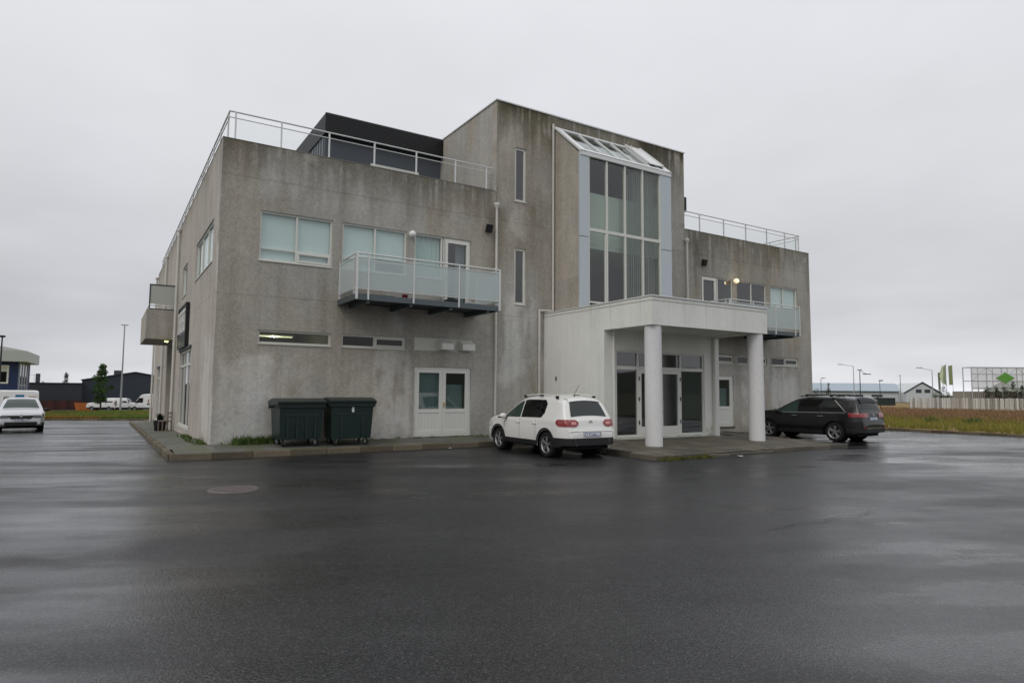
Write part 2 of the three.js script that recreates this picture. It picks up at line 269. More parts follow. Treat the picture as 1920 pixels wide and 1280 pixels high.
// ---------------------------------------------------------------- walkway and kerb round the building
const walkY = (x, z) => { // surface height of the walkway
  if (z > -0.001) return lerp(.25, .155, clamp(z / 1.5)) ;
  return .2 + H(x, z) * .95;
};
{
  const g1 = sheet(range(-1.0, 9.7, 12), [0, .5, 1.0, 1.42], (x, z) => walkY(x, z) - H(x, z));
  const g2 = sheet([-1.0, -.5, .02], range(-29, 0, 20), (x, z) => lerp(.15, .22, clamp((x + 1) / 1)) + (z > -.6 ? .0 : 0));
  struct('walkway', mg([metric(g1), metric(g2)]), M.walk);
  const k = struct('kerb'), kg = rb(-.49, .49, -.2, .165, -.075, .075, .025, 2);
  for (let i = 0; i < 11; i++) { const o = part('kerb_stone', kg, M.kerb[(i * 7) % 4], k); o.position.set(-.62 + i * .985, (i % 3) * -.004, 1.495); o.rotation.y = ((i * 37) % 7 - 3) * .003; o.rotation.x = ((i * 53) % 5 - 2) * .01; }
  for (let i = 0; i < 31; i++) { const z = .92 - i * .985, o = part('kerb_stone', kg, M.kerb[(i * 5 + 1) % 4], k); o.position.set(-1.075, H(-1, z) + (i % 3) * -.005, z); o.rotation.y = Math.PI / 2 + ((i * 29) % 7 - 3) * .003; }
}
// weeds along the foot of the walls
const weedR = rng(41);
const weedGeo = [tuftGeo(11, 14, .3, .008), tuftGeo(12, 20, .18, .01), tuftGeo(13, 10, .45, .008)];
grass('wall_weeds', 'green weeds and moss tufts along the foot of the concrete wall', 420, 19, tuftGeo(11, 14, .2, .008), r => {
  const k = r(); let x, z, s;
  if (k < .42) { x = .55 + Math.pow(r(), .8) * 1.2; z = .08 + r() * .22; s = .35 + r() * .9; }
  else if (k < .6) { x = r() * 6; z = .04 + r() * .12; s = .15 + r() * .3; }
  else if (k < .72) { x = 5.9 + r() * 3; z = .05 + r() * .25; s = .15 + r() * .35; }
  else { x = -.04 - Math.pow(r(), 2) * .3; z = -.3 - r() * 6; s = .2 + r() * .5; }
  const g = .7 + r() * .6; return [x, walkY(x, z), z, s, [.09 * g, .14 * g, .03 * g]];
});
tag(solo('weed_plant', weedGeo[2].clone().translate(-.12, walkY(0, -.9), -.9), phy({ color: 0x5a7030, roughness: .9, side: THREE.DoubleSide }), 'tall single weed growing at the corner of the side wall', 'weed'), 'tall single weed growing at the corner of the side wall', 'weed');
// sealed joints in the asphalt
{
  const seam = (pts) => { const pos = [], idx = []; pts.forEach(([x, z], i) => { const a = pts[Math.max(0, i - 1)], b = pts[Math.min(pts.length - 1, i + 1)], l = Math.hypot(b[0] - a[0], b[1] - a[1]), nx = -(b[1] - a[1]) / l * .007, nz = (b[0] - a[0]) / l * .007; for (const k of [-1, 1]) pos.push(x + nx * k, H(x, z) + .019, z + nz * k); if (i) { const q = i * 2; idx.push(q - 2, q, q - 1, q - 1, q, q + 1); } }); const g = new THREE.BufferGeometry(); g.setAttribute('position', new THREE.Float32BufferAttribute(pos, 3)); g.setIndex(idx); g.computeVertexNormals(); return g; };
  const m = std(0x101011, .6, 0, { side: THREE.DoubleSide });
  for (const [a, b] of [[[4.84, 14.34], [7.41, 14.4]]]) struct('asphalt_seam', seam(range(0, 1, 60).map(t => [lerp(a[0], b[0], t) + .08 * (fbm(t * 14, a[0], 3) - .5), lerp(a[1], b[1], t) + .25 * (fbm(t * 9 + 4, a[1], 3) - .5)])), m);
}
// porch paving: bed, tiles, edge stones
{
  const px0 = 9.85, px1 = 18.3, pz1 = 7.35;
  const py = (x, z) => lerp(.27, .1, clamp((z - 3) / 4.3));
  const k = struct('porch_paving');
  const bed = sheet(range(px0 + .04, px1 - .04, 20), range(.05, pz1 - .05, 16), (x, z) => py(x, z) - .035); part('paving_bed', metric(bed), M.walk, k);
  const tg = rb(-.235, .235, -.03, 0, -.235, .235, .012), tm = [0x8b877d, 0x7d7a72, 0x96928a, 0x74746c, 0x88887a].map(c => conc(bayMap, { color: c, roughness: .55 })), r = rng(71);
  let n = 0;
  for (let i = 0; i < 17; i++) for (let j = 0; j < 14; j++) {
    const x = px0 + .3 + i * .49, z = pz1 - .3 - j * .49;
    if (z < 3.75 && x > 11.1 && x < 17.1) continue; if (z < 1.4 && x < 11.3) continue;
    if (x > 17.0 && z > 7.35 - (x - 17) * .2) { }
    const o = part('paving_tile', tg, tm[Math.floor(r() * 5)], k); o.position.set(x, py(x, z) + (r() - .5) * .008, z); o.rotation.x = .0395 + (r() - .5) * .01; o.rotation.z = (r() - .5) * .012; n++;
  }
  const kg = rb(-.49, .49, -.2, 0, -.06, .06, .02, 2), kb = struct('porch_kerb');
  for (let i = 0; i < 9; i++) { const x = px0 + .42 + i * .985; const o = part('kerb_stone', kg, tm[i % 5], kb); const drop = x > 12 && x < 14.3 ? -.06 : 0; o.position.set(x, .125 + drop, pz1 + .02); o.rotation.z = i === 2 || i === 5 ? (i === 2 ? -.03 : .03) : 0; o.rotation.y = .0; }
  for (let i = 0; i < 4; i++) { const z = pz1 - .42 - i * .985; const o = part('kerb_stone', kg, tm[(i + 2) % 5], kb); o.position.set(px0 - .02, py(0, z) + .02, z); o.rotation.y = Math.PI / 2; }
  for (let i = 0; i < 5; i++) { const z = pz1 - .42 - i * .985; const o = part('kerb_stone', kg, tm[(i + 1) % 5], kb); o.position.set(px1 + .02, py(0, z) + .02, z); o.rotation.y = Math.PI / 2; }
}
grass('kerb_moss', 'mossy weeds sprouting along the edge of the porch paving', 110, 77, tuftGeo(14, 14, .07, .01), r => { const c = r() < .5 ? 10.3 : 11.4, g = .7 + r() * .6; return [c + (r() - .5) * .8, .0, 7.46 + r() * .1, .5 + r(), [.11 * g, .12 * g, .025 * g]]; });
// manhole cover
{
  const t = thing('manhole_cover', 'round rusty brown iron manhole cover in the wet asphalt', 'manhole', [-.53, .004, 7.38]);
  const iron = std(0xffffff, .55, .2, { map: tex(256, 256, (u, v) => { const n = fbm(u * 9, v * 9, 4); return [78 + n * 34, 72 + n * 32, 69 + n * 30]; }) });
  part('rim', new THREE.LatheGeometry([[.33, 0], [.335, .022], [.41, .022], [.43, 0]].map(p => new THREE.Vector2(...p)), 48), iron, t);
  part('lid', new THREE.CylinderGeometry(.325, .325, .018, 48).translate(0, .009, 0), iron, t);
  const ribs = []; for (let i = -5; i <= 5; i++) { const l = Math.sqrt(.3 * .3 - (i * .055) ** 2); ribs.push(bx(i * .055 - .012, i * .055 + .012, .018, .025, -l, l)); }
  part('tread', mg(ribs), iron, t);
}
// ---------------------------------------------------------------- the office building
const B = thing('office_building', 'large grey weathered concrete office building with central tower and white porch', 'building');
const mir = x => 28.27 - x;
const SIDE = -Math.PI / 2;    // local x = world z, local z = -world x
const fr = (x0, x1, y0, y1, w, z0, z1) => [bx(x0, x1, y0, y0 + w, z0, z1), bx(x0, x1, y1 - w, y1, z0, z1), bx(x0, x0 + w, y0 + w, y1 - w, z0, z1), bx(x1 - w, x1, y0 + w, y1 - w, z0, z1)];
const pane = (x0, x1, y0, y1, z) => new THREE.PlaneGeometry(x1 - x0, y1 - y0).translate((x0 + x1) / 2, (y0 + y1) / 2, z);
// o: cells [[x0,x1,y0,y1,sash]] inside the frame
function win(o) {
  const g = sub(o.name ?? 'window', B, [0, 0, 0], o.side ? SIDE : 0), z = o.z ?? 0, w = o.w ?? .055, fm = o.fm ?? M.frame;
  const frames = fr(o.x0, o.x1, o.y0, o.y1, w, z - .13, z - .045);
  for (const b of o.bars ?? []) frames.push(bx(b[0], b[1], b[2], b[3], z - .125, z - .05));
  part('frame', mg(frames), fm, g);
  for (const c of o.cells) {
    if (c[4]) { part('sash', mg(fr(c[0], c[1], c[2], c[3], .055, z - .10, z - .025)), fm, g); part('pane', pane(c[0] + .05, c[1] - .05, c[2] + .05, c[3] - .05, z - .07), o.glass ?? M.glass, g); }
    else part('pane', pane(c[0] - .01, c[1] + .01, c[2] - .01, c[3] + .01, z - .085), o.glass ?? M.glass, g);
  }
  if (o.sill !== false) part('sill', bx(o.x0 - .02, o.x1 + .02, o.y0 - .03, o.y0 - .002, z - .12, z + .03), fm, g);
  return g;
}
const R0 = .002;
// wall shells
const dBal = 4.58;
const holesL = [[1.1, 3.26, 5.62, 7.11], [3.58, 5.76, 5.62, 7.11], [6.05, 7.12, 5.62, 7.11], [7.121, 8.21, dBal, 7.11], [1.15, 3.3, 3.15, 3.55], [3.64, 5.79, 3.15, 3.55], [6.1, 8.3, 3.15, 3.58], [6.13, 8.26, .262, 2.6]];
// the window and the balcony door beside it share one stepped opening
const stepHole = m => { const f = m ? mir : x => x; let p = [[6.05, 5.62], [7.12, 5.62], [7.12, dBal], [8.21, dBal], [8.21, 7.11], [6.05, 7.11]].map(([x, y]) => [f(x), y]); return m ? p.reverse() : p; };
function blockWall(m) {
  const f = m ? mir : x => x, x0 = m ? 19.041 : 0, x1 = m ? 28.27 : 9.229;
  const s = new THREE.Shape([[x0, -.3], [x1, -.3], [x1, 9.1], [x0, 9.1]].map(p => new THREE.Vector2(...p)));
  for (const h of holesL) { if (h[0] === 6.05 || h[0] === 7.121) continue; const a = Math.min(f(h[0]), f(h[1])), b = Math.max(f(h[0]), f(h[1])); s.holes.push(new THREE.Path([[a, h[2]], [b, h[2]], [b, h[3]], [a, h[3]]].map(p => new THREE.Vector2(...p)))); }
  s.holes.push(new THREE.Path(stepHole(m).map(p => new THREE.Vector2(...p))));
  part('wall', new THREE.ExtrudeGeometry(s, { depth: .3, bevelEnabled: false }).translate(0, 0, -.3), M.front, B);
}
blockWall(false); blockWall(true);
part('tower_wall', poly([[9.231, -.3], [19.039, -.3], [19.039, 12.55], [9.231, 12.55]], [[10.03, 10.53, 8.88, 10.94], [10.03, 10.53, 5.0, 7.1], [mir(10.53), mir(10.03), 8.88, 10.94], [mir(10.53), mir(10.03), 5.0, 7.1], [12.02, 16.25, 4.9, 11.95], [11.72, 16.55, .262, 3.7]], -.3, 0), M.front, B);
const sideWall = (name, geo, m, x = 0) => { const o = part(name, geo, m, B); o.rotation.y = SIDE; o.position.x = x; return o; };
sideWall('wall', poly([[-27, -1], [-.301, -1], [-.301, 9.1], [-27, 9.1]], [[-5.75, -1.27, 5.66, 7.0], [-10.4, -8.6, 5.6, 6.88], [-10.1, -5.95, .35, 3.3], [-17, -12.3, -.1, 3.95], [-23.6, -19.4, .05, 3.0], [-16.2, -13.4, 4.3, 6.7]], -.3, 0), M.side);
sideWall('wall', poly([[-26.7, -1], [-.301, -1], [-.301, 9.1], [-26.7, 9.1]], [], -28.27, -27.97), M.side);
part('wall', metric(bx(.302, 28.27, -1, 9.1, -27, -26.7)), M.side, B);
// tower return walls above the roof
part('tower_wall', metric(bx(9.231, 9.53, 9.0, 12.55, -12, -.301)), M.front, B);
part('tower_wall', metric(bx(18.74, 19.039, 9.0, 12.55, -12, -.301)), M.front, B);
part('tower_wall', metric(bx(9.53, 18.74, 9.0, 12.55, -12, -11.7)), M.front, B);
part('tower_roof', bx(9.535, 18.735, 12.2, 12.4, -11.69, -.31), M.roof, B);
part('tower_cap', mg([bx(9.19, 19.08, 12.552, 12.6, -.32, .04), bx(9.19, 9.56, 12.552, 12.598, -12.04, -.322), bx(18.71, 19.08, 12.552, 12.598, -12.04, -.322)]), M.cap, B);
for (const g of [bx(-.012, .32, 9.102, 9.118, -27.02, -.322), bx(-.012, 9.188, 9.102, 9.12, -.32, .012), bx(19.082, 28.28, 9.102, 9.12, -.32, .012), bx(27.95, 28.28, 9.102, 9.118, -27.02, -.322)]) part('parapet_cap', g, std(0x8d8a83, .8), B);
part('roof_slab', mg([bx(.305, 9.22, 8.6, 8.85, -26.69, -.305), bx(19.05, 27.96, 8.6, 8.85, -26.69, -.305)]), M.roof, B);
// floors and rooms behind the windows
part('floor_slab', mg([bx(.31, 27.96, -.1, .24, -26.6, -.31), bx(.31, 27.96, 4.0, 4.28, -26.6, -.31)]), M.slab, B);
part('ceiling', bx(9.535, 18.735, 8.55, 8.7, -11.6, -5.2), M.slab, B);
part('partition', mg([bx(.31, 9.2, .25, 8.58, -5.2, -5.05), bx(9.05, 9.22, .25, 8.55, -5.04, -.31), bx(19.05, 19.2, .25, 8.55, -5.04, -.31), bx(19.21, 27.9, .25, 8.58, -5.2, -5.05), bx(9.54, 18.73, .25, 12.1, -5.2, -5.05), bx(5.85, 5.95, .25, 8.55, -5.04, -.31), bx(3.4, 3.5, .25, 8.55, -5.04, -.31), bx(22.2, 22.3, .25, 8.55, -5.04, -.31)]), M.room, B);

// upper windows of the left block
const upY = [5.62, 7.11], tr = 5.62 + .37;
function pairWin(x0, x1, sashRight, blind, o = {}) {
  const m = (x0 + x1) / 2, g = win({ x0, x1, y0: 5.62, y1: 7.11, bars: [[m - .03, m + .03, 5.675, 7.055], [x0 + .05, m - .03, tr - .02, tr + .02], [m + .03, x1 - .05, tr - .025, tr + .025]],
    cells: [[x0 + .055, m - .03, tr + .02, 7.055], [m + .03, x1 - .055, tr + .025, 7.055], [x0 + .055, m - .03, 5.675, tr - .02, sashRight === 'left'], [m + .03, x1 - .055, 5.675, tr - .025, sashRight === true]], ...o });
  if (blind) part('roller_blind', mg([bx(x0 + .05, m - .02, blind[0], 7.08, -.165, -.16), bx(m + .02, x1 - .05, blind[1], 7.08, -.165, -.16)]), M.blind, g);
  return g;
}
pairWin(1.1, 3.26, true, [5.64, 5.64]);
pairWin(3.58, 5.76, 'none', [5.64, 6.1]);
// window with curtain, then the balcony door
function foldCurtain(x0, x1, y0, y1, z, m, g) {
  const n = Math.round((x1 - x0) * 22), pos = [], idx = [], uv = []; for (let i = 0; i <= n; i++) { const x = lerp(x0, x1, i / n), zz = z + .025 * Math.sin(i * 1.9) + .012 * Math.sin(i * .7); pos.push(x, y0, zz, x, y1, zz * .6 + z * .4); uv.push(x, y0, x, y1); if (i < n) { const a = i * 2; idx.push(a, a + 2, a + 1, a + 1, a + 2, a + 3); } }
  const q = new THREE.BufferGeometry(); q.setAttribute('position', new THREE.Float32BufferAttribute(pos, 3)); q.setAttribute('uv', new THREE.Float32BufferAttribute(uv, 2)); q.setIndex(idx); q.computeVertexNormals(); part('curtain', q, m, g);
}
function balconyDoor(m) {
  const f = m ? mir : x => x, s = (a, b) => [Math.min(f(a), f(b)), Math.max(f(a), f(b))];
  const [a, b] = s(6.05, 7.105), g = win({ x0: a, x1: b, y0: 5.62, y1: 7.11, cells: [[a + .055, b - .055, 5.675, 7.055]], glass: m ? M.glassDark : M.glass });
  if (!m) foldCurtain(a + .05, b - .05, 5.64, 7.08, -.2, M.curtain, g);
  const [c, d] = s(7.14, 8.205), dg = win({ name: 'balcony_door', x0: c, x1: d, y0: dBal + .01, y1: 7.108, w: .06, cells: [[c + .06, d - .06, dBal + .07, 7.04, true]], glass: M.glassDark, sill: false });
  part('door_leaf', mg(fr(c + .06, d - .06, dBal + .07, 7.045, .11, -.1, -.022)), M.pvc, dg);
  if (!m) foldCurtain(d - .5, d - .16, dBal + .1, 7.0, -.24, M.blind, dg);
  part('handle', mg([bx(m ? d - .14 : c + .12, m ? d - .11 : c + .15, 5.55, 5.75, -.02, .02), bx(m ? d - .26 : c + .12, m ? d - .11 : c + .27, 5.68, 5.71, .02, .04)]), M.galv, dg);
}
balconyDoor(false); balconyDoor(true);
// upper windows of the right block
pairWin(mir(5.76), mir(3.58), 'none', null, { glass: M.glassDark });
pairWin(mir(3.26), mir(1.1), 'left', [5.64, 5.64]);
// low strip windows
{
  const one = (x0, x1) => win({ x0, x1, y0: 3.15, y1: 3.55, cells: [[x0 + .055, x1 - .055, 3.205, 3.495]], glass: M.glassDim, fm: M.frameOld });
  const two = (x0, x1) => { const m = (x0 + x1) / 2; return win({ x0, x1, y0: 3.15, y1: 3.55, bars: [[m - .025, m + .025, 3.2, 3.5]], cells: [[x0 + .055, m - .025, 3.205, 3.495], [m + .025, x1 - .055, 3.205, 3.495, true]], glass: M.glassDim, fm: M.frameOld }); };
  one(1.15, 3.3); two(3.64, 5.79); two(mir(5.79), mir(3.64)); two(mir(3.3), mir(1.15)); two(mir(8.3), mir(6.1));
  // vent panel over the double door
  const v = sub('vent_panel', B); part('panel', mg([bx(6.11, 8.29, 3.16, 3.57, -.08, -.03), ...fr(6.102, 8.298, 3.152, 3.578, .05, -.09, -.02)]), M.frameOld, v);
  for (const [a, b] of [[6.98, 7.42], [7.76, 8.24]]) { const h = poly([[0, 3.19], [.36, 3.19], [.36, 3.4], [.04, 3.54], [0, 3.54]], [], 0, b - a).rotateY(-Math.PI / 2).translate(b, 0, -.03); part('vent_hood', h, M.frame, v); }
}
// double door under the vents, and its twin
function doubleDoor(x0, x1, y0, y1) {
  const g = sub('double_door', B), m = (x0 + x1) / 2;
  part('frame', mg(fr(x0, x1, y0, y1, .07, -.16, -.05)), M.pvc, g);
  for (const [a, b, k] of [[x0 + .072, m - .004, 1], [m + .004, x1 - .072, 0]]) {
    const y = y0 + .075, t = y1 - .075, mid = y0 + .86;
    part('door_leaf', mg([...fr(a, b, y, t, .12, -.13, -.055), bx(a + .12, b - .12, mid - .06, mid + .06, -.128, -.057), bx(a + .12, b - .12, y + .12, mid - .06, -.11, -.08)]), M.pvc, g);
    const pl = []; for (let i = 1; i < 6; i++) pl.push(bx(lerp(a + .12, b - .12, i / 6) - .004, lerp(a + .12, b - .12, i / 6) + .004, y + .16, mid - .1, -.081, -.075)); part('panel_groove', mg(pl), M.frameOld, g);
    part('glazing', pane(a + .115, b - .115, mid + .055, t - .115, -.09), M.glassDark, g);
    if (!k) part('handle', mg([rb(a + .03, a + .07, y0 + .95, y0 + 1.15, -.056, -.04, .01), rb(a + .03, a + .16, y0 + 1.08, y0 + 1.105, -.04, -.015, .008)]), std(0xb59a5a, .35, .7), g);
  }
  for (const y of [.25, 1.1, 2.0]) for (const x of [x0 + .07, x1 - .07]) part('hinge', cyl(.014, x, y0 + y, y0 + y + .12, -.045), M.pvc, g);
  part('threshold', bx(x0 - .02, x1 + .02, y0 - .06, y0 - .001, -.16, .04), M.kerb[1], g);
  foldCurtain(x0 + .2, m - .1, y0 + .9, y1 - .2, -.2, M.curtain, g); foldCurtain(m + .12, x1 - .2, y0 + .9, y0 + 1.75, -.22, M.curtain, g);
}
doubleDoor(6.132, 8.258, .264, 2.598); doubleDoor(mir(8.258), mir(6.132), .264, 2.598);
// slit windows of the tower
for (const [a, b] of [[10.032, 10.528], [mir(10.528), mir(10.032)]]) for (const [c, d] of [[8.882, 10.938], [5.002, 7.098]]) win({ x0: a, x1: b, y0: c, y1: d, w: .08, cells: [[a + .08, b - .08, c + .08, d - .08]], glass: M.glassDark });

// glazed stair bay
{
  const g = sub('stair_bay', B), zf = 1.66, xl = 11.84, xr = 16.43;
  for (const x of [xl, xr - .16]) { const o = part('side_wall', metric(poly([[R0, 4.55], [zf - .09, 4.55], [zf - .09, 10.6], [R0, 12.04]], [], -x - .16, -x)), M.bay, g); o.rotation.y = SIDE; }
  for (const [a, b] of [[xl - .04, 12.2], [15.88, xr + .04]]) part('corner_panel', mg([rb(a, b, 4.62, 7.45, zf - .08, zf + .02, .01), rb(a, b, 7.47, 10.62, zf - .08, zf + .02, .01)]), M.metalPanel, g);
  const xs = [12.22, 13.1, 14.01, 14.92, 15.86];
  for (const x of xs) part('mullion', bx(x - .04, x + .04, 4.62, 10.5, zf - .1, zf), M.frame, g);
  part('transom', bx(12.261, 15.819, 7.71, 7.83, zf - .095, zf - .004), M.frame, g);
  part('head_beam', mg([bx(xl - .03, xr + .03, 10.5, 10.66, zf - .07, zf + .05)]), M.cap, g);
  for (let i = 0; i < 4; i++) { part('pane', pane(xs[i] + .04, xs[i + 1] - .04, 7.83, 10.5, zf - .05), M.glassBay, g); if (i) part('pane', pane(xs[i] + .04, xs[i + 1] - .04, 4.7, 7.71, zf - .05), M.glassBay, g); }
  part('pane', pane(12.26, 13.06, 5.12, 7.71, zf - .05), M.glassBay, g); part('sash', mg([bx(12.26, 13.06, 5.04, 5.11, zf - .08, zf - .01), bx(13.0, 13.055, 5.11, 7.7, zf - .08, zf - .02)]), M.frame, g);
  part('sill', bx(12.2, 15.88, 4.62, 4.7, zf - .1, zf + .06), M.cap, g);
  // sloping glass roof
  const P = (z) => lerp(12.08, 10.66, (z - .03) / (zf - .03)), ang = Math.atan2(1.42, zf - .03), L = Math.hypot(1.42, zf - .03);
  const slope = (x0, x1, s0, s1, h0, h1) => bx(x0, x1, h0, h1, s0, s1).rotateX(ang).translate(0, 12.06, .03);   // s along the slope from the wall
  part('roof_edge', mg([slope(xl - .05, xl + .22, 0, L + .04, .0, .07), slope(xr - .22, xr + .05, 0, L + .04, .0, .07), slope(xl + .22, xr - .22, 0, .2, .005, .065), slope(xl + .22, xr - .22, L - .14, L + .03, .005, .065)]), M.cap, g);
  for (let i = 1; i < 5; i++) { const x = lerp(xl + .22, xr - .22, i / 5); part('glazing_bar', slope(x - .025, x + .025, .2, L - .14, .0, .075), M.cap, g); }
  for (let i = 0; i < 5; i++) part('roof_pane', slope(lerp(xl + .22, xr - .22, i / 5) + .026, lerp(xl + .22, xr - .22, (i + 1) / 5) - .026, .2, L - .14, .02, .028), M.glass, g);
  const hx0 = lerp(xl + .22, xr - .22, .8), hx1 = xr - .2;
  part('skylight_hatch', mg([slope(hx0, hx1, .05, L - .3, .09, .13), ...[[hx0, hx0 + .05], [hx1 - .05, hx1]].map(([a, b]) => slope(a, b, .05, L - .3, .135, .17))]).rotateX(0), M.cap, g);
  part('vent_stack', cyl(.03, 15.55, 11.5, 12.05, .35), M.pipe, g);
  // inside: gallery wall, stair landings, upright blind slats
  part('gallery_wall', mg([bx(12.03, 16.24, 7.35, 9.35, 1.05, 1.15), bx(12.03, 16.24, 7.2, 7.34, -4, 1.15)]), M.roomWhite, g);
  part('landing', mg([bx(12.03, 16.24, 4.3, 4.6, -.3, zf - .1), bx(9.6, 18.7, 8.55, 8.75, -5, -.72)]), M.slab, g);
  for (let i = 0; i < 17; i++) { const x = 14.2 + i * .098; const s = part('blind_slat', bx(-.044, .044, 4.75, i < 4 ? 9.9 + i * .2 : 10.45, -.002, .002), M.vblind, g); s.position.set(x, 0, zf - .3); s.rotation.y = .45 + .1 * Math.sin(i * 2.3); }
}
// porch
const porch = sub('entrance_porch', B);
{
  const zf = 5.7, x0 = 11.38, x1 = 16.89, prof = [[.003, -.2], [3.48, -.2], [3.48, 3.85], [zf, 3.85], [zf, 4.72], [.003, 4.72]];
  for (const x of [x0, x1 - .3]) { const o = part('porch_wall', poly(prof, [], -x - .3, -x), M.white, porch); o.rotation.y = SIDE; }
  part('fascia', metric(bx(x0 + .302, x1 - .302, 3.85, 4.72, zf - .3, zf)), M.white, porch);
  part('fascia_cap', mg([rb(x0 - .03, x1 + .03, 4.722, 4.76, zf - .31, zf + .035, .008), rb(x0 - .03, x0 + .31, 4.722, 4.758, .01, zf - .312, .008), rb(x1 - .31, x1 + .03, 4.722, 4.758, .01, zf - .312, .008)]), M.cap, porch);
  part('drip_strip', mg([bx(x0 - .012, x1 + .012, 4.60, 4.625, zf + .001, zf + .012), bx(x0 - .012, x0 - .001, 4.60, 4.625, .02, zf)]), M.frameOld, porch);
  part('soffit', metric(bx(x0 + .305, x1 - .305, 3.9, 4.05, 3.485, zf - .305)), M.white, porch);
  part('porch_roof', bx(x0 + .305, x1 - .305, 4.45, 4.55, .01, zf - .305), M.roof, porch);
  part('vestibule_wall', poly([[x0 + .302, -.2], [x1 - .302, -.2], [x1 - .302, 4.4], [x0 + .302, 4.4]], [[11.9, 16.2, .29, 3.2]], 3.25, 3.479), M.white, porch);
  for (const x of [11.69, 16.58]) part('column', new THREE.CylinderGeometry(.26, .265, 3.84 - .1, 40).translate(x, (3.84 + .1) / 2, 5.42), M.column, porch);
  part('vestibule_floor', bx(x0 + .31, x1 - .31, .1, .27, .01, 3.47), M.slab, porch);
  part('downpipe', mg([rb(11.72, 11.79, .25, 3.88, 3.49, 3.57, .02, 2), rb(16.62, 16.84, .12, 3.84, 3.49, 3.62, .02)]), M.pvc, porch);
  // glazing with a pair of doors
  const e = sub('entrance_glazing', B), z = 3.44, xs = [11.905, 12.92, 13.98, 14.99, 16.195];
  const f = [...fr(xs[0], xs[4], .295, 3.195, .06, z - .1, z)]; for (let i = 1; i < 4; i++) f.push(bx(xs[i] - .035, xs[i] + .035, i === 2 ? 2.58 : .355, 3.135, z - .098, z - .002));
  for (let i = 0; i < 4; i++) f.push(bx(i ? xs[i] + .035 : xs[0] + .06, i < 3 ? xs[i + 1] - .035 : xs[4] - .06, 2.56, 2.68, z - .096, z - .004));
  part('frame', mg(f), M.frame, e);
  for (let i = 0; i < 4; i++) part('pane', pane(xs[i] + .03, xs[i + 1] - .03, 2.67, 3.15, z - .05), M.glassDark, e);
  part('pane', pane(xs[0] + .05, xs[1] - .03, .35, 2.57, z - .05), M.glassDark, e); part('pane', pane(xs[3] + .03, xs[4] - .05, .35, 2.57, z - .05), M.glassDark, e);
  for (const [a, b, k] of [[xs[1] + .038, xs[2] - .004, 1], [xs[2] + .004, xs[3] - .038, 0]]) {
    part('door_leaf', mg([...fr(a, b, .36, 2.555, .11, z - .085, z + .008), bx(a + .11, b - .11, .47, .62, z - .083, z + .004)]), M.pvc, e);
    part('door_pane', pane(a + .1, b - .1, .6, 2.45, z - .04), M.glassDark, e);
    const hx = k ? b - .07 : a + .07; part('handle', mg([bar([hx, 1.0, z + .06], [hx, 1.5, z + .06], .014), bar([hx, 1.05, z], [hx, 1.05, z + .06], .01), bar([hx, 1.45, z], [hx, 1.45, z + .06], .01)]), M.galv, e);
    const x = k ? a : b; for (const y of [.7, 1.5, 2.2]) part('hinge', cyl(.018, x, y, y + .13, z + .02), M.plasticBlack, e);
  }
  part('wall_socket', rb(11.355, 11.379, 2.2, 2.34, .75, .83, .005), M.steel, porch);
}
// downpipes
function hopper(x, z, y) { return new THREE.LatheGeometry([[.045, -.16], [.05, -.06], [.1, .02], [.105, .1], [.085, .13], [0, .13]].map(p => new THREE.Vector2(...p)), 16).translate(x, y, z); }
function clips(x, z, ys) { return ys.map(y => cyl(.053, x, y, y + .04, z, 12)); }
part('downpipe', mg([hopper(9.2, .1, 8.5), cyl(.045, 9.2, .3, 8.4, .1), ...clips(9.2, .1, [1, 2.6, 4.2, 5.8, 7.4])]), M.pipe, B);
part('downpipe', mg([hopper(mir(9.2), .1, 8.5), cyl(.045, mir(9.2), .3, 8.4, .1), ...clips(mir(9.2), .1, [5.8, 7.4])]), M.pipe, B);
part('downpipe', mg([cyl(.045, 11.75, 4.86, 12.2, .07), bar([11.75, 4.86, .07], [11.12, 4.83, .07], .045), cyl(.045, 11.12, .3, 4.84, .07), new THREE.SphereGeometry(.048, 10, 8).translate(11.75, 4.86, .07), new THREE.SphereGeometry(.048, 10, 8).translate(11.12, 4.83, .07), ...clips(11.75, .07, [6.5, 8.5, 10.5]), ...clips(11.12, .07, [1.5, 3.5])]), M.pipe, B);
for (const z of [-12.05, -19.0, -26.85]) part('downpipe', mg([cyl(.06, -.09, H(0, z) + .15, 8.75, z), hopper(-.09, z, 8.8)]), M.pipe, B);

// roof railings
function railing(name, runs, parent, o) {
  const g = sub(name, parent);
  for (const { a, b, posts, panes } of runs) {
    const at = t => [lerp(a[0], b[0], t), lerp(a[1], b[1], t)], len = Math.hypot(b[0] - a[0], b[1] - a[1]);
    part('handrail', bar([a[0], o.top, a[1]], [b[0], o.top, b[1]], .026), M.rail, g);
    if (o.mid) part('mid_rail', bar([a[0], o.mid, a[1]], [b[0], o.mid, b[1]], .016), M.rail, g);
    if (o.low) part('low_rail', bar([a[0], o.low, a[1]], [b[0], o.low, b[1]], .016), M.rail, g);
    for (const t of posts) { const [x, z] = at(t / len); part('post', bx(x - .022, x + .022, o.y0, o.top, z - .022, z + .022), M.rail, g); }
    if (o.glass) for (let i = 0; i < posts.length - 1; i++) { const [x0, z0] = at((posts[i] + .03) / len), [x1, z1] = at((posts[i + 1] - .03) / len); const w = Math.hypot(x1 - x0, z1 - z0); if (w < .15) continue; const p = pane(-w / 2, w / 2, o.g0, o.g1, 0); p.rotateY(-Math.atan2(z1 - z0, x1 - x0)); p.translate((x0 + x1) / 2, 0, (z0 + z1) / 2); part('glass_panel', p, o.glass, g); }
  }
  return g;
}
const RR = { top: 9.98, mid: 9.8, y0: 9.118, g0: 9.2, g1: 9.78, glass: M.glassRail };
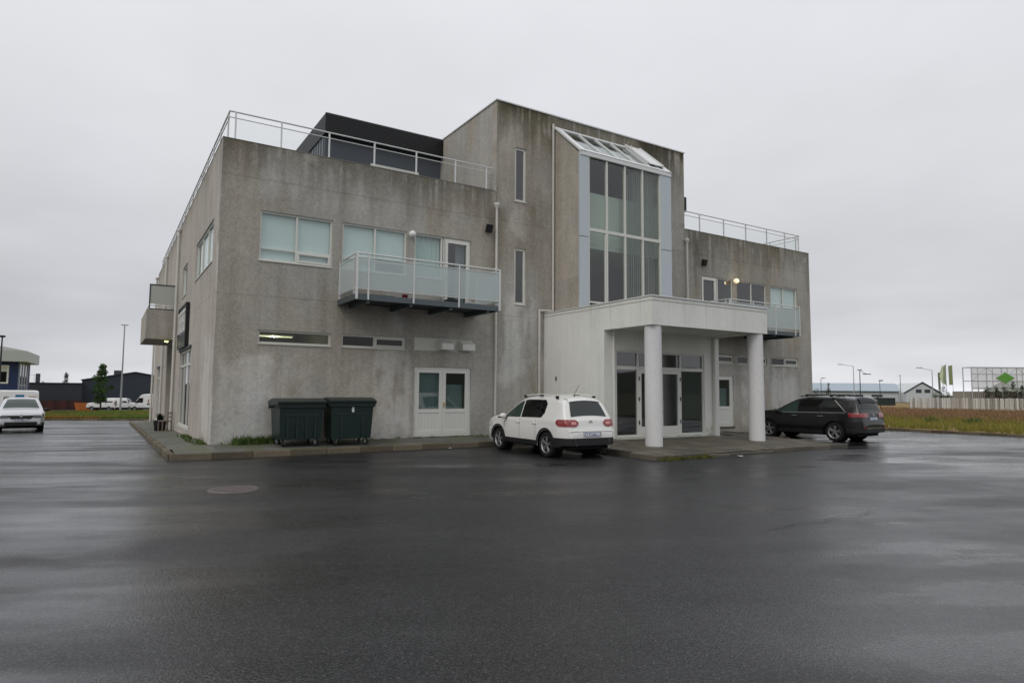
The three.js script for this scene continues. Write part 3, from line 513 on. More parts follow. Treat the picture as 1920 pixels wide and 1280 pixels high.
railing('roof_railing', [{ a: [.17, -.16], b: [9.15, -.16], posts: [.17, 1.48, 2.95, 4.45, 5.95, 7.45, 8.72] }, { a: [.17, -.16], b: [.17, -26.8], posts: range(.2, 26.4, 17) }], B, RR);
railing('roof_railing', [{ a: [19.1, -.16], b: [27.72, -.16], posts: [.05, 1.1, 2.75, 4.35, 5.95, 7.4, 8.55] }, { a: [27.72, -.16], b: [27.72, -26.8], posts: range(.2, 26.4, 17) }], B, RR);

// steel balconies
function balcony(m) {
  const f = m ? mir : x => x, a = Math.min(f(3.5), f(8.4)), b = Math.max(f(3.5), f(8.4)), zf = 1.72, y = 4.44;
  const R = { top: 5.81, mid: 5.69, low: 4.76, y0: y + .01, g0: 4.79, g1: 5.67, glass: M.frost };
  const sx = t => m ? b - a - t : t, ps = [0.02, .36, 1.8, 3.36, 4.86].map(sx).sort((p, q) => p - q);
  const g = railing('balcony', [{ a: [a, zf], b: [b, zf], posts: ps }, { a: [a, .06], b: [a, zf], posts: [.03, 1.45, 1.64] }, { a: [b, .06], b: [b, zf], posts: [.03, 1.45, 1.64] }], B, R);
  part('edge_beam', mg([bx(a - .03, b + .03, y, y + .17, zf - .05, zf - .024), bx(a - .03, a, y, y + .168, .01, zf - .051), bx(b, b + .03, y, y + .168, .01, zf - .051)]), M.steel, g);
  part('deck', bx(a, b, y + .07, y + .13, .01, zf - .055), M.deck, g);
  for (let i = 0; i < 4; i++) { const x = lerp(a + .4, b - .4, i / 3); part('joist', bx(x - .05, x + .05, y - .08, y + .069, .01, zf - .1), M.steel, g); }
}
balcony(false); balcony(true);
// things left on the balcony floor
{
  const pot = new THREE.LatheGeometry([[0, 0], [.07, 0], [.095, .16], [.1, .17], [.085, .17], [0, .15]].map(p => new THREE.Vector2(...p)), 14);
  const put = (geo, m, x, z, name, label, cat) => { const o = solo(name, geo, m, label, cat); o.position.set(x, 4.571, z); };
  put(pot, std(0x8a2a22, .7), 5.15, 1.4, 'flower_pot', 'small red flower pot on the floor of the steel balcony', 'pot');
  put(pot, std(0xcfc9be, .7), 6.35, 1.35, 'flower_pot', 'small cream flower pot on the floor of the steel balcony', 'pot');
  put(rb(-.22, .22, 0, .16, -.14, .14, .02), std(0x3b3a39, .7), 6.8, 1.3, 'storage_box', 'low dark storage box on the floor of the steel balcony', 'box');
  put(rb(-.3, .3, 0, .12, -.15, .15, .03), std(0xd6d6d2, .6), 7.6, 1.3, 'storage_box', 'low white storage box on the floor of the steel balcony', 'box');
  put(rb(-.5, .5, 0, .1, -.2, .2, .02), std(0x2a2b2b, .7), 4.3, 1.2, 'door_mat_roll', 'dark rolled mat on the floor of the steel balcony', 'mat');
}
// concrete balcony on the side wall
{
  const g = sub('concrete_balcony', B), z0 = -12.35, z1 = -17.0;
  part('parapet', metric(mg([bx(-1.2, -.004, 4.0, 5.28, z0 - .18, z0), bx(-1.2, -1.02, 4.0, 5.28, z1, z0 - .182), bx(-1.2, -.004, 4.0, 5.28, z1 - .18, z1 - .001)])), M.bay, g);
  part('floor', metric(bx(-1.018, -.004, 4.05, 4.25, z1 + .001, z0 - .182)), M.bay, g);
  part('rail', mg([bar([-1.1, 5.47, z0 - .09], [-.01, 5.47, z0 - .09], .022), bar([-1.1, 5.47, z0 - .09], [-1.1, 5.47, z1], .022), cyl(.018, -1.1, 5.28, 5.47, z0 - .09, 8), cyl(.018, -1.1, 5.28, 5.47, -14.5, 8)]), M.rail, g);
  part('screen_frame', mg(fr(-1.12, -.02, 5.29, 6.42, .05, z0 - .12, z0 - .07)), M.slate, g);
  part('screen_panel', bx(-1.07, -.07, 5.55, 6.37, z0 - .105, z0 - .085), std(0xb9bdb3, .5), g);
}
// windows and shopfronts of the side wall
{
  const w = (x0, x1, y0, y1, n, o = {}) => { const bars = [], cells = [], iw = (x1 - x0) / n; for (let i = 0; i < n; i++) { if (i) bars.push([x0 + iw * i - .035, x0 + iw * i + .035, y0 + .05, y1 - .05]); cells.push([x0 + iw * i + (i ? .035 : .055), x0 + iw * (i + 1) - (i < n - 1 ? .035 : .055), y0 + .055, y1 - .055]); } return win({ side: true, x0, x1, y0, y1, bars, cells, ...o }); };
  const a = w(-5.748, -1.272, 5.662, 6.998, 3); part('roller_blind', bx(-5.7, -1.32, 5.7, 6.96, -.165, -.16), M.blind, a);
  const b = w(-10.398, -8.602, 5.602, 6.878, 1); part('roller_blind', bx(-10.35, -8.65, 5.64, 6.84, -.165, -.16), M.blind, b);
  for (const [x0, x1, y0, y1] of [[-10.098, -5.952, .352, 3.298], [-23.598, -19.402, .052, 2.998]]) {
    const n = 3, iw = (x1 - x0) / n, bars = [[x0 + .05, x1 - .05, y1 - .62, y1 - .54]], cells = [];
    for (let i = 0; i < n; i++) { if (i) bars.push([x0 + iw * i - .04, x0 + iw * i + .04, y0 + .05, y1 - .05]); cells.push([x0 + iw * i + .04, x0 + iw * (i + 1) - .04, y0 + .05, y1 - .62], [x0 + iw * i + .04, x0 + iw * (i + 1) - .04, y1 - .54, y1 - .05]); }
    win({ name: 'shopfront', side: true, x0, x1, y0, y1, bars, cells, w: .07, glass: M.glassDark, fm: M.frame });
    const lin_ = part('lintel', bx(x0 - .1, x1 + .1, y1 + .01, y1 + .09, -.02, .06), M.slate, B); lin_.rotation.y = SIDE;
  }
  const bd = w(-16.198, -13.402, 4.302, 6.698, 2, { name: 'balcony_door', glass: M.glassDark, sill: false });
  // recessed doorway
  const r = sub('doorway', B); part('recess', mg([bx(.302, 2.6, -.09, 3.94, -12.28, -12.2), bx(.302, 2.6, -.09, 3.94, -17.1, -17.02), bx(2.5, 2.6, -.09, 3.94, -17.0, -12.3)].map(g => metric(g))), M.bay, r);
  part('door', mg([bx(2.42, 2.48, 0, 2.2, -15.2, -14.2), ...[]]), M.slate, r);
}
// penthouses
function penthouse(x0, x1, m) {
  const g = sub('penthouse', B), z = -4.75, zb = -20;
  part('wall', mg([bx(x0, x1, 8.851, 11.8, z - .15, z), bx(m ? x1 - .15 : x0, m ? x1 : x0 + .15, 8.851, 11.8, zb, z - .151), bx(x0, x1, 8.851, 11.8, zb - .15, zb - .001)]), M.slate, g);
  const rib = []; const xs = m ? x1 : x0; for (let i = 0; i < 40; i++) rib.push(bx(xs + (m ? 0 : -.025), xs + (m ? .025 : 0), 8.86, 11.74, z - .3 - i * .36 - .08, z - .3 - i * .36 + .08)); part('cladding', mg(rib), std(0x767d82, .55, .2), g);
  const fa = []; for (let i = 0; i < 9; i++) { const y = 11.74 + i * .088; fa.push(bx(x0 - (m ? 0 : .08), x1 + (m ? .08 : 0), y, y + .07, z + .22, z + .26), bx(m ? x1 + .04 : x0 - .08, m ? x1 + .08 : x0 - .04, y - .03 * 0, y + .07, zb, z + .219)); }
  fa.push(bx(x0 - .03, x1 + .03, 11.75, 12.5, z + .18, z + .215));
  part('fascia', mg(fa), M.black, g);
  part('roof', bx(x0 - .03, x1 + .03, 11.81, 12.48, zb, z + .17), M.black, g);
  part('edge_trim', mg([bx(x0 - .08, x1 + .08, 12.532, 12.55, z + .2, z + .27)]), M.cap, g);
  const wx = m ? mir(8.2) : 6.1, wg = sub('penthouse_window', B); part('frame', mg([...fr(wx, wx + 2.1, 9.2, 10.95, .14, z + .002, z + .07), bx(wx + 1.0, wx + 1.1, 9.3, 10.85, z + .003, z + .068)]), M.frame, wg); part('pane', pane(wx + .1, wx + 2.0, 9.3, 10.85, z + .03), M.frost, wg);
}
penthouse(4.25, 9.228, false); penthouse(19.042, mir(4.25), true);
part('chimney', mg([bx(-.0 + .4, .95, 8.86, 10.35, -8.6, -8.1), bx(.35, 1.0, 10.35, 10.45, -8.65, -8.05)]), M.slate, B);

// fittings hung on the walls
function floodlight(x, y, label) {
  const t = thing('flood_light', label, 'flood light', [x, y, .001]);
  part('bracket', mg([bx(-.03, .03, -.05, .15, 0, .05), bx(-.02, .02, .02, .06, .05, .12)]), M.blackSteel, t);
  part('housing', rb(-.13, .13, -.15, .15, 0, .09, .02).rotateX(.35).translate(0, 0, .1), M.black, t);
  part('lens', bx(-.1, .1, -.12, .12, .091, .096).rotateX(.35).translate(0, 0, .1), M.glassDark, t);
}
floodlight(8.87, 7.65, 'black flood light on the wall above the balcony door of the frosted glass balcony');
floodlight(20.15, 7.68, 'black flood light on the brown wall beside the tower, above the white porch roof');
function globe(x, y, lit, label) {
  const t = thing('globe_lamp', label, 'wall lamp', [x, y, .001]);
  part('base', new THREE.CylinderGeometry(.06, .07, .07, 16).rotateX(Math.PI / 2).translate(0, 0, .035), M.lampWhite, t);
  part('globe', new THREE.SphereGeometry(.12, 20, 14).translate(0, -.01, .15), lit ? std(0xfff2dc, .4, 0, { emissive: 0xffe2b0, emissiveIntensity: .7 }) : M.lampWhite, t);
  if (lit) { const l = new THREE.PointLight(0xffdfae, .12, 0, 2); l.position.set(x, y - .01, .29); l.castShadow = true; l.shadow.radius = 4; scene.add(l); }
}
globe(5.9, 7.02, false, 'white globe wall lamp between the pale blinds above the frosted balcony');
globe(22.3, 7.05, true, 'lit globe wall lamp glowing on the brown wall above the white porch');
// tube light seen through the strip window
{
  const t = thing('tube_light', 'lit fluorescent tube light seen through the long low window', 'tube light', [1.95, 3.5, -1.7]);
  part('fixture', bx(-.62, .62, .02, .08, -.08, .08), M.lampWhite, t);
  part('tube', new THREE.CylinderGeometry(.022, .022, 1.16, 10).rotateZ(Math.PI / 2), std(0xffffff, .5, 0, { emissive: 0xfff1c8, emissiveIntensity: 1.4 }), t);
  part('hanger', mg([cyl(.006, -.5, .08, .49, 0, 6), cyl(.006, .5, .08, .49, 0, 6)]), M.steel, t);
  const l = new THREE.PointLight(0xffe9b8, 2.2, 0, 2); l.position.set(1.95, 3.44, -1.7); l.castShadow = true; l.shadow.radius = 3; scene.add(l);
}
{ // bulkhead light under the concrete balcony
  const t = thing('bulkhead_light', 'small lit bulkhead light under the concrete balcony', 'lamp', [-.35, 3.94, -12.7]);
  part('housing', bx(-.1, .1, .02, .06, -.1, .1), M.steel, t);
  part('diffuser', rb(-.09, .09, -.05, .02, -.09, .09, .03), std(0xf6ffd0, .5, 0, { emissive: 0xf2ffb0, emissiveIntensity: .8 }), t);
  const l = new THREE.PointLight(0xefffb8, .3, 0, 2); l.position.set(-.35, 3.84, -12.7); l.castShadow = true; l.shadow.radius = 3; scene.add(l);
}
// shop sign
{
  const t = thing('shop_sign', 'black framed shop sign with white letters on the side wall above the shopfront', 'sign', [0, 0, 0], SIDE);
  part('board', bx(-10.0, -7.0, 3.42, 5.05, .02, .1), std(0x55585c, .5), t);
  part('sign_frame', mg(fr(-10.02, -6.98, 3.4, 5.07, .07, .021, .14)), M.black, t);
  const w = []; for (let i = 0; i < 5; i++) { const x = -9.8 + i * .55; w.push(bx(x, x + .1, 4.0, 4.85, .101, .15), bx(x + .1, x + .36, 4.75, 4.85, .101, .149), bx(x + .1, x + .3, i % 2 ? 4.38 : 4.0, i % 2 ? 4.48 : 4.1, .101, .148)); }
  part('letters', mg(w), M.lampWhite, t);
  part('lower_panel', bx(-9.95, -7.06, 3.48, 3.9, .101, .13), M.black, t);
}
// ---------------------------------------------------------------- wheeled bins
function bin(label, x, z, turn, h, detail) {
  const t = thing('waste_bin', label, 'bin', [x, walkY(x, z) - .005, z], turn, undefined);
  const w = .62, d = .5, y0 = .2, y1 = h - .16;   // half sizes at the top
  const body = () => { const b = [[-.9, -.82], [.9, -.82], [.9, .82], [-.9, .82]].map(([a, c]) => [a * w * 1.03, y0, c * d * 1.0]), u = [[-1, -1], [1, -1], [1, 1], [-1, 1]].map(([a, c]) => [a * w, y1, c * d]);
    const p = [], q = (A, Bq, C, D) => p.push(...A, ...Bq, ...C, ...A, ...C, ...D); for (let i = 0; i < 4; i++) { const j = (i + 1) % 4; q(b[j], b[i], u[i], u[j]); } q(b[0], b[1], b[2], b[3]); q(u[3], u[2], u[1], u[0]);
    const g = new THREE.BufferGeometry(); g.setAttribute('position', new THREE.Float32BufferAttribute(p, 3)); g.computeVertexNormals(); return g; };
  part('body', body(), M.binGreen, t);
  part('rim', mg([rb(-w - .05, w + .05, y1 - .08, y1 + .02, d - .02, d + .05, .02, 2), rb(-w - .05, w + .05, y1 - .08, y1 + .02, -d - .05, -d + .02, .02, 2), rb(-w - .05, -w + .02, y1 - .08, y1 + .02, -d + .02, d - .02, .02, 2), rb(w - .02, w + .05, y1 - .08, y1 + .02, -d + .02, d - .02, .02, 2)]), M.binGreen, t);
  const ribs = []; for (const k of detail ? [-.5, .5] : [-.62, -.2, .22, .62]) ribs.push(bx(k * w - .02, k * w + .02, y0 + .06, y1 - .1, d - .1, d - .02).rotateX(-.0)); ribs.push(bx(-w * .8, w * .8, y1 - .3, y1 - .27, d - .06, d - .005));
  part('rib', mg(ribs), M.binGreen, t);
  const lid = new THREE.Shape([[-d - .07, 0], [d + .07, 0], [d + .08, .06], [d * .6, .13], [0, .155], [-d * .6, .13], [-d - .08, .06]].map(p => new THREE.Vector2(...p)));
  const lg = new THREE.ExtrudeGeometry(lid, { depth: 2 * w + .1, bevelEnabled: true, bevelSize: .015, bevelThickness: .02, bevelSegments: 2 }).translate(0, 0, -w - .05).rotateY(Math.PI / 2).translate(0, y1 + .02, 0);
  const L = part('lid', lg, M.binLid, t);
  const hnd = []; for (const k of [-.5, .5]) hnd.push(rb(k * w - .17, k * w + .17, y1 + .1, y1 + .135, d * .55, d * .86, .015, 2)); part('lid_grip', mg(hnd), M.binLid, L);
  part('trunnion', mg([new THREE.CylinderGeometry(.035, .035, .14, 12).rotateZ(Math.PI / 2).translate(-w - .1, y1 - .05, 0), new THREE.CylinderGeometry(.035, .035, .14, 12).rotateZ(Math.PI / 2).translate(w + .1, y1 - .05, 0), new THREE.CylinderGeometry(.06, .06, .03, 14).rotateZ(Math.PI / 2).translate(-w - .16, y1 - .05, 0), new THREE.CylinderGeometry(.06, .06, .03, 14).rotateZ(Math.PI / 2).translate(w + .16, y1 - .05, 0)]), M.plasticBlack, t);
  for (const [a, c] of [[-1, -1], [1, -1], [1, 1], [-1, 1]]) {
    const wh = sub('wheel', t, [a * w * .72, 0, c * d * .68], .6 * a * c);
    part('tyre', new THREE.CylinderGeometry(.095, .095, .045, 20).rotateZ(Math.PI / 2).translate(0, .1, 0), M.rubber, wh);
    part('hub', new THREE.CylinderGeometry(.055, .055, .05, 14).rotateZ(Math.PI / 2).translate(0, .1, 0), std(0x5b5d5c, .5), wh);
    part('fork', mg([bx(-.04, -.028, .09, .21, -.03, .03), bx(.028, .04, .09, .21, -.03, .03), bx(-.05, .05, .198, .215, -.05, .05)]), M.galv, wh);
  }
  if (detail) { part('sticker', bx(-.02, .045, y1 - .24, y1 - .09, d - .03, d - .008), std(0xd8dcda, .6), t); part('lid_label', bx(-.02, .1, y1 + .171, y1 + .176, .0, .1), std(0xe4e4e2, .6), t); }
  else part('emblem', bx(-.16, .16, y0 + .28, y0 + .33, d - .1, d - .055), std(0x0a1f1c, .4), t);
}
bin('dark green wheeled waste bin without a sticker, beside the weeds at the wall', 2.17, .74, .03, 1.33, false);
bin('dark green wheeled waste bin with a white sticker on its front', 3.62, .9, -.05, 1.37, true);

// planter, chair and litter by the side entrance
{
  const y = H(-.5, -12.2) + .18, t = thing('planter', 'dark round planter with a small bush beside the side entrance', 'planter', [-.48, y, -12.2]);
  part('pot', new THREE.LatheGeometry([[0, 0], [.2, 0], [.26, .42], [.29, .44], [.25, .45], [0, .4]].map(p => new THREE.Vector2(...p)), 20), M.plasticBlack, t);
  part('foliage', mg([tuftGeo(31, 90, .35, .03), tuftGeo(32, 60, .28, .03)]).translate(0, .4, 0), phy({ color: 0x22301c, roughness: .8, side: THREE.DoubleSide }), t);
  const c = thing('garden_chair', 'small pinkish garden chair standing by the side entrance', 'chair', [-.35, H(-.3, -10.9) + .2, -11.3], -1.2), cm = std(0x7d6c68, .7);
  part('seat', rb(-.2, .2, .4, .44, -.2, .2, .015), cm, c); part('backrest', mg([rb(-.2, .2, .55, .63, -.21, -.18, .01), rb(-.2, .2, .7, .8, -.22, -.19, .01), bx(-.2, -.165, .44, .82, -.205, -.175), bx(.165, .2, .44, .82, -.205, -.175)]), cm, c);
  for (const [a, b] of [[-1, -1], [1, -1], [1, 1], [-1, 1]]) part('leg', bx(a * .18 - .018, a * .18 + .018, 0, .4, b * .18 - .018, b * .18 + .018), cm, c);
  for (const [x, z, s, l] of [[6.6, 1.75, .07, 'scrap of white paper litter on the asphalt in front of the double door'], [12.7, 7.75, .09, 'scrap of white paper litter on the asphalt before the porch paving']]) {
    const g = new THREE.PlaneGeometry(s * 2, s * 1.3, 4, 3).rotateX(-Math.PI / 2), p = g.attributes.position; for (let i = 0; i < p.count; i++) p.setY(i, .012 + .03 * vn(p.getX(i) * 30 + x, p.getZ(i) * 30)); g.computeVertexNormals(); g.translate(x, .0, z);
    solo('paper_scrap', g, std(0xdedede, .8, 0, { side: THREE.DoubleSide }), l, 'litter');
  }
}

// ---------------------------------------------------------------- cars
function carShape(o) {
  const cr = new THREE.CatmullRomCurve3(o.prof.map(p => new THREE.Vector3(p[0], p[1], 0)), false, 'catmullrom', .35);
  let pts = cr.getPoints(o.prof.length * 7).map(p => [p.x, p.y]);
  for (let i = 1; i < pts.length; i++) if (pts[i][0] >= pts[i - 1][0] - 1e-4) pts[i][0] = pts[i - 1][0] - 1e-4;
  const xF = pts[0][0], xR = pts[pts.length - 1][0];
  const top = x => { if (x >= xF) return pts[0][1]; let lo = 0, hi = pts.length - 1; if (x <= xR) return pts[hi][1]; while (hi - lo > 1) { const m = (lo + hi) >> 1; if (pts[m][0] > x) lo = m; else hi = m; } const t = (pts[lo][0] - x) / (pts[lo][0] - pts[hi][0]); return lerp(pts[lo][1], pts[hi][1], t); };
  const yMax = Math.max(...pts.map(p => p[1]));
  const belt = o.belt, cf = o.cornerF ?? [.55, .3], cb = o.cornerR ?? [.4, .16];
  const W = (x, y) => {
    let w = o.W; const df = (xF - x) / cf[0], db = (x - xR) / cb[0];
    if (df < 1) w -= cf[1] * (1 - Math.sqrt(Math.max(0, 1 - (1 - df) ** 2))); if (db < 1) w -= cb[1] * (1 - Math.sqrt(Math.max(0, 1 - (1 - db) ** 2)));
    const b = belt(x);
    if (y < b) { const k = (y - (o.bulge ?? .62)) / .42; w *= 1 - .035 * k * k - .012 * Math.exp(-(((y - (o.crease ?? .85)) / .035) ** 2)) * (o.creaseK ?? 0); }
    else { const k0 = (b - (o.bulge ?? .62)) / .42; w *= 1 - .035 * k0 * k0; const t = (y - b) / (yMax - b); w -= (o.tumble ?? .2) * Math.pow(t, 1.12) + .012; }
    const tp = top(x), r = o.edge ?? .09, q = 1 - (tp - y) / r; if (q > 0) w -= r * (1 - Math.sqrt(Math.max(0, 1 - Math.min(1, q) ** 2))) * .8;
    return Math.max(.05, w);
  };
  const bottom = x => { let b = o.y0; if (o.tuck) { if (x > xF - .5) b += .06 * ss(xF - .5, xF, x); if (x < xR + .5) b += .1 * ss(xR + .5, xR, x); } for (const wx of o.axles) { const d = Math.abs(x - wx); if (d < o.arch) b = Math.max(b, o.wr + Math.sqrt(o.arch * o.arch - d * d) * .98); } return Math.min(b, top(x) - .002); };
  let xs = pts.map(p => p[0]); for (const wx of o.axles) for (let i = 0; i <= 16; i++) xs.push(wx + o.arch * Math.cos(Math.PI * i / 16) * .9999); for (const wx of o.axles) xs.push(wx + o.arch * 1.001, wx - o.arch * 1.001); for (let i = 1; i < 30; i++) xs.push(lerp(xF, xR, i / 30));
  xs = [...new Set(xs.map(v => +v.toFixed(5)))].sort((a, b) => b - a);
  return { pts, xF, xR, top, W, bottom, belt, xs, o, yMax };
}
function grid(nu, nv, fn, flip) {
  const p = [], idx = []; for (let i = 0; i <= nu; i++) for (let j = 0; j <= nv; j++) p.push(...fn(i, j));
  for (let i = 0; i < nu; i++) for (let j = 0; j < nv; j++) { const a = i * (nv + 1) + j, b = a + nv + 1; if (flip) idx.push(a, a + 1, b, b, a + 1, b + 1); else idx.push(a, b, a + 1, b, b + 1, a + 1); }
  const g = new THREE.BufferGeometry(); g.setAttribute('position', new THREE.Float32BufferAttribute(p, 3)); g.setIndex(idx); return g;
}
const smooth = (gs, ang = .7) => toCreasedNormals(mergeVertices(mergeGeometries(gs.map(g => { g = g.clone(); g.deleteAttribute('normal'); g.deleteAttribute('uv'); return g; })), 1e-4), ang);
function bodyGeo(s) {
  const { xs, top, W, bottom } = s, M_ = 26;
  const side = k => grid(xs.length - 1, M_, (i, j) => { const x = xs[i], b = bottom(x), t = top(x), y = lerp(b, t, 1 - Math.pow(1 - j / M_, 1.5)); return [x, y, k * W(x, y)]; }, k > 0);
  const N = 14, band = grid(xs.length - 1, N, (i, j) => { const x = xs[i], t = top(x), w = W(x, t), z = lerp(-w, w, j / N); return [x + 0, t + (s.o.crown ?? .03) * (1 - (z / w) ** 2), z]; }, false);
  return smooth([side(1), side(-1), band]);
}
// a patch lying on the flank between lo(x) and hi(x)
const flank = (s, k, x0, x1, lo, hi, off, nu = 16, nv = 6) => { const f = v => typeof v === 'function' ? v : () => v, l = f(lo), h = f(hi); return grid(nu, nv, (i, j) => { const x = lerp(x1, x0, i / nu), y = lerp(l(x), h(x), j / nv); return [x, y, k * (s.W(x, y) + off)]; }, k > 0); };
// a patch lying on the centre band between profile heights/positions; t from xA to xB along the outline
function bandPatch(s, xA, xB, zf0, zf1, off, nu = 10, nv = 12) {
  return grid(nu, nv, (i, j) => { const x = lerp(xA, xB, i / nu), e = .004, t = s.top(x), dx = 2 * e, dy = s.top(x + e) - s.top(x - e), l = Math.hypot(dx, dy), nx = -dy / l, ny = dx / l, w = s.W(x, t), f0 = lerp(zf0[0], zf0[1], i / nu), f1 = lerp(zf1[0], zf1[1], i / nu), f = lerp(f0, f1, j / nv); return [x + nx * off, t + ny * off + (s.o.crown ?? .03) * (1 - f * f), f * w]; }, false);
}
// a patch on the rear (or front) face by height
function facePatch(s, rear, y0, y1, z0, z1, off, nu = 6, nv = 8, zmir) {
  const xAt = y => { const P = s.pts; if (rear) { for (let i = P.length - 1; i > 0; i--) if (P[i - 1][1] >= y && P[i][1] <= y) return lerp(P[i][0], P[i - 1][0], (y - P[i][1]) / Math.max(1e-6, P[i - 1][1] - P[i][1])); return s.xR; } for (let i = 0; i < P.length - 1; i++) if (P[i][1] <= y && P[i + 1][1] >= y) return lerp(P[i][0], P[i + 1][0], (y - P[i][1]) / Math.max(1e-6, P[i + 1][1] - P[i][1])); return s.xF; };
  const zf = v => typeof v === 'function' ? v : () => v, a = zf(z0), b = zf(z1), sg = rear ? -1 : 1;
  return grid(nu, nv, (i, j) => { const y = lerp(y0, y1, i / nu), z = lerp(a(y), b(y), j / nv); const x0 = xAt(y), w = s.W(x0, y), lim = Math.min(1, Math.abs(z) / w), x = xAt(Math.max(s.pts[rear ? s.pts.length - 1 : 0][1], y - (s.o.crown ?? .03) * (1 - lim * lim)));
    return [x + sg * off - sg * (s.o.faceRound ?? 0) * Math.pow(lim, 6), y, z]; }, !rear);
}
const paint = (c, o = {}) => phy({ color: c, roughness: .42, clearcoat: 1, clearcoatRoughness: .06, metalness: o.metal ?? 0 });
const carGlass = phy({ color: 0x080b0b, roughness: .05, ior: 1.5 });
const carGlassClear = phy({ color: 0x2e403a, roughness: .05, ior: 1.55 });
const tailRed = phy({ color: 0x8a0d12, roughness: .18, clearcoat: 1 }), lampClear = phy({ color: 0xcfd4d6, roughness: .12, clearcoat: 1, metalness: .2 }), chrome = std(0xc9ccce, .18, 1), alloy = std(0xb3b6b8, .3, .85), alloyDark = std(0x3b3d40, .4, .7);
const plateTex = tex(128, 32, (u, v) => { const e = u < .02 || u > .98 || v < .08 || v > .92, k = fbm(u * 16, v * 3, 2), m = v > .22 && v < .78 && u > .08 && u < .92 ? ss(.42, .6, k) * 95 : 0; return e ? [70, 90, 140] : [222 - m, 224 - m, 228 - m * .7]; });
const plateMat = std(0xffffff, .5, 0, { map: plateTex });
function wheel(parent, x, z, r, w, spokes, k) {
  const g = sub('wheel', parent, [x, r, z], k > 0 ? 0 : Math.PI);   // outer face towards +z local
  const ty = new THREE.LatheGeometry([[r * .66, -w / 2], [r * .9, -w / 2], [r * .985, -w * .36], [r, -w * .2], [r, w * .2], [r * .985, w * .36], [r * .9, w / 2], [r * .7, w / 2 - .004], [r * .66, w / 2 - .03]].map(p => new THREE.Vector2(...p)), 40).rotateX(Math.PI / 2); part('tyre', ty, M.rubber, g);
  const rim = [new THREE.LatheGeometry([[r * .58, -w * .3], [r * .62, -w * .2], [r * .62, w * .36], [r * .68, w / 2 - .012], [r * .66, w / 2 - .03], [r * .6, w * .3]].map(p => new THREE.Vector2(...p)), 36).rotateX(Math.PI / 2)];
  for (let i = 0; i < spokes; i++) for (const d of spokes === 5 ? [-.16, .16] : [0]) { const a = i / spokes * 6.2832 + d + .2; rim.push(new RoundedBoxGeometry(r * .56, r * (spokes === 5 ? .1 : .15), .03, 1, .008).translate(r * .35, 0, w * .3).rotateZ(a)); }
  rim.push(new THREE.CylinderGeometry(r * .14, r * .16, .04, 18).rotateX(Math.PI / 2).translate(0, 0, w * .32)); part('rim', mg(rim), alloy, g);
  part('brake_disc', new THREE.CylinderGeometry(r * .5, r * .5, .02, 24).rotateX(Math.PI / 2).translate(0, 0, w * .05), alloyDark, g);
}
function buildCar(t, s, c) {
  const o = s.o, P = (n, g, m) => part(n, g.attributes.normal ? g : smooth([g], .9), m, t);
  P('body', bodyGeo(s), c.paint);
  P('underbody', mg([bx(s.xR + .25, s.xF - .3, o.y0 - .06, o.y0 + .25, -o.W + .22, o.W - .22), ...o.axles.flatMap(ax => [1, -1].map(k => new THREE.CylinderGeometry(o.arch + .01, o.arch + .01, .3, 24, 1, true, 0, Math.PI).rotateZ(Math.PI / 2).rotateX(0).applyMatrix4(new THREE.Matrix4().makeRotationY(Math.PI / 2)).translate(ax, o.wr, k * (o.W - .2)))), ...o.axles.flatMap(ax => [1, -1].map(k => new THREE.CircleGeometry(o.arch + .01, 24).translate(ax, o.wr, k * (o.W - .34))))]), M.rubber);
  for (const ax of o.axles) for (const k of [1, -1]) wheel(t, ax, k * (o.W - (o.tw ?? .22) / 2 - .015), o.wr, o.tw ?? .22, c.spokes ?? 5, k);
}
function emblem(t, geo, m, name = 'emblem') { part(name, geo, m, t); }
const rearX = (s, y) => { const P = s.pts; for (let i = P.length - 1; i > 0; i--) if (P[i - 1][1] >= y && P[i][1] <= y) return lerp(P[i][0], P[i - 1][0], (y - P[i][1]) / Math.max(1e-6, P[i - 1][1] - P[i][1])); return s.xR; };
// a patch that wraps the rear corner: rows by height, columns running forward from the rear face
const wrap = (s, k, y0, y1, len, off, ny = 14, nx = 44) => grid(ny, nx, (i, j) => { const y = lerp(y0, y1, i / ny), L = typeof len === 'function' ? len(y) : len, x = rearX(s, y) + L * Math.pow(j / nx, 3); return [x - off * (1 - j / nx) ** 4, y, k * (s.W(x, y) + off)]; }, k < 0);
const edgeZ = (s, y) => s.W(rearX(s, y), y) + .006;
// both flanks in one go
const both = (s, f) => [smooth([f(1)], .9), smooth([f(-1)], .9)];

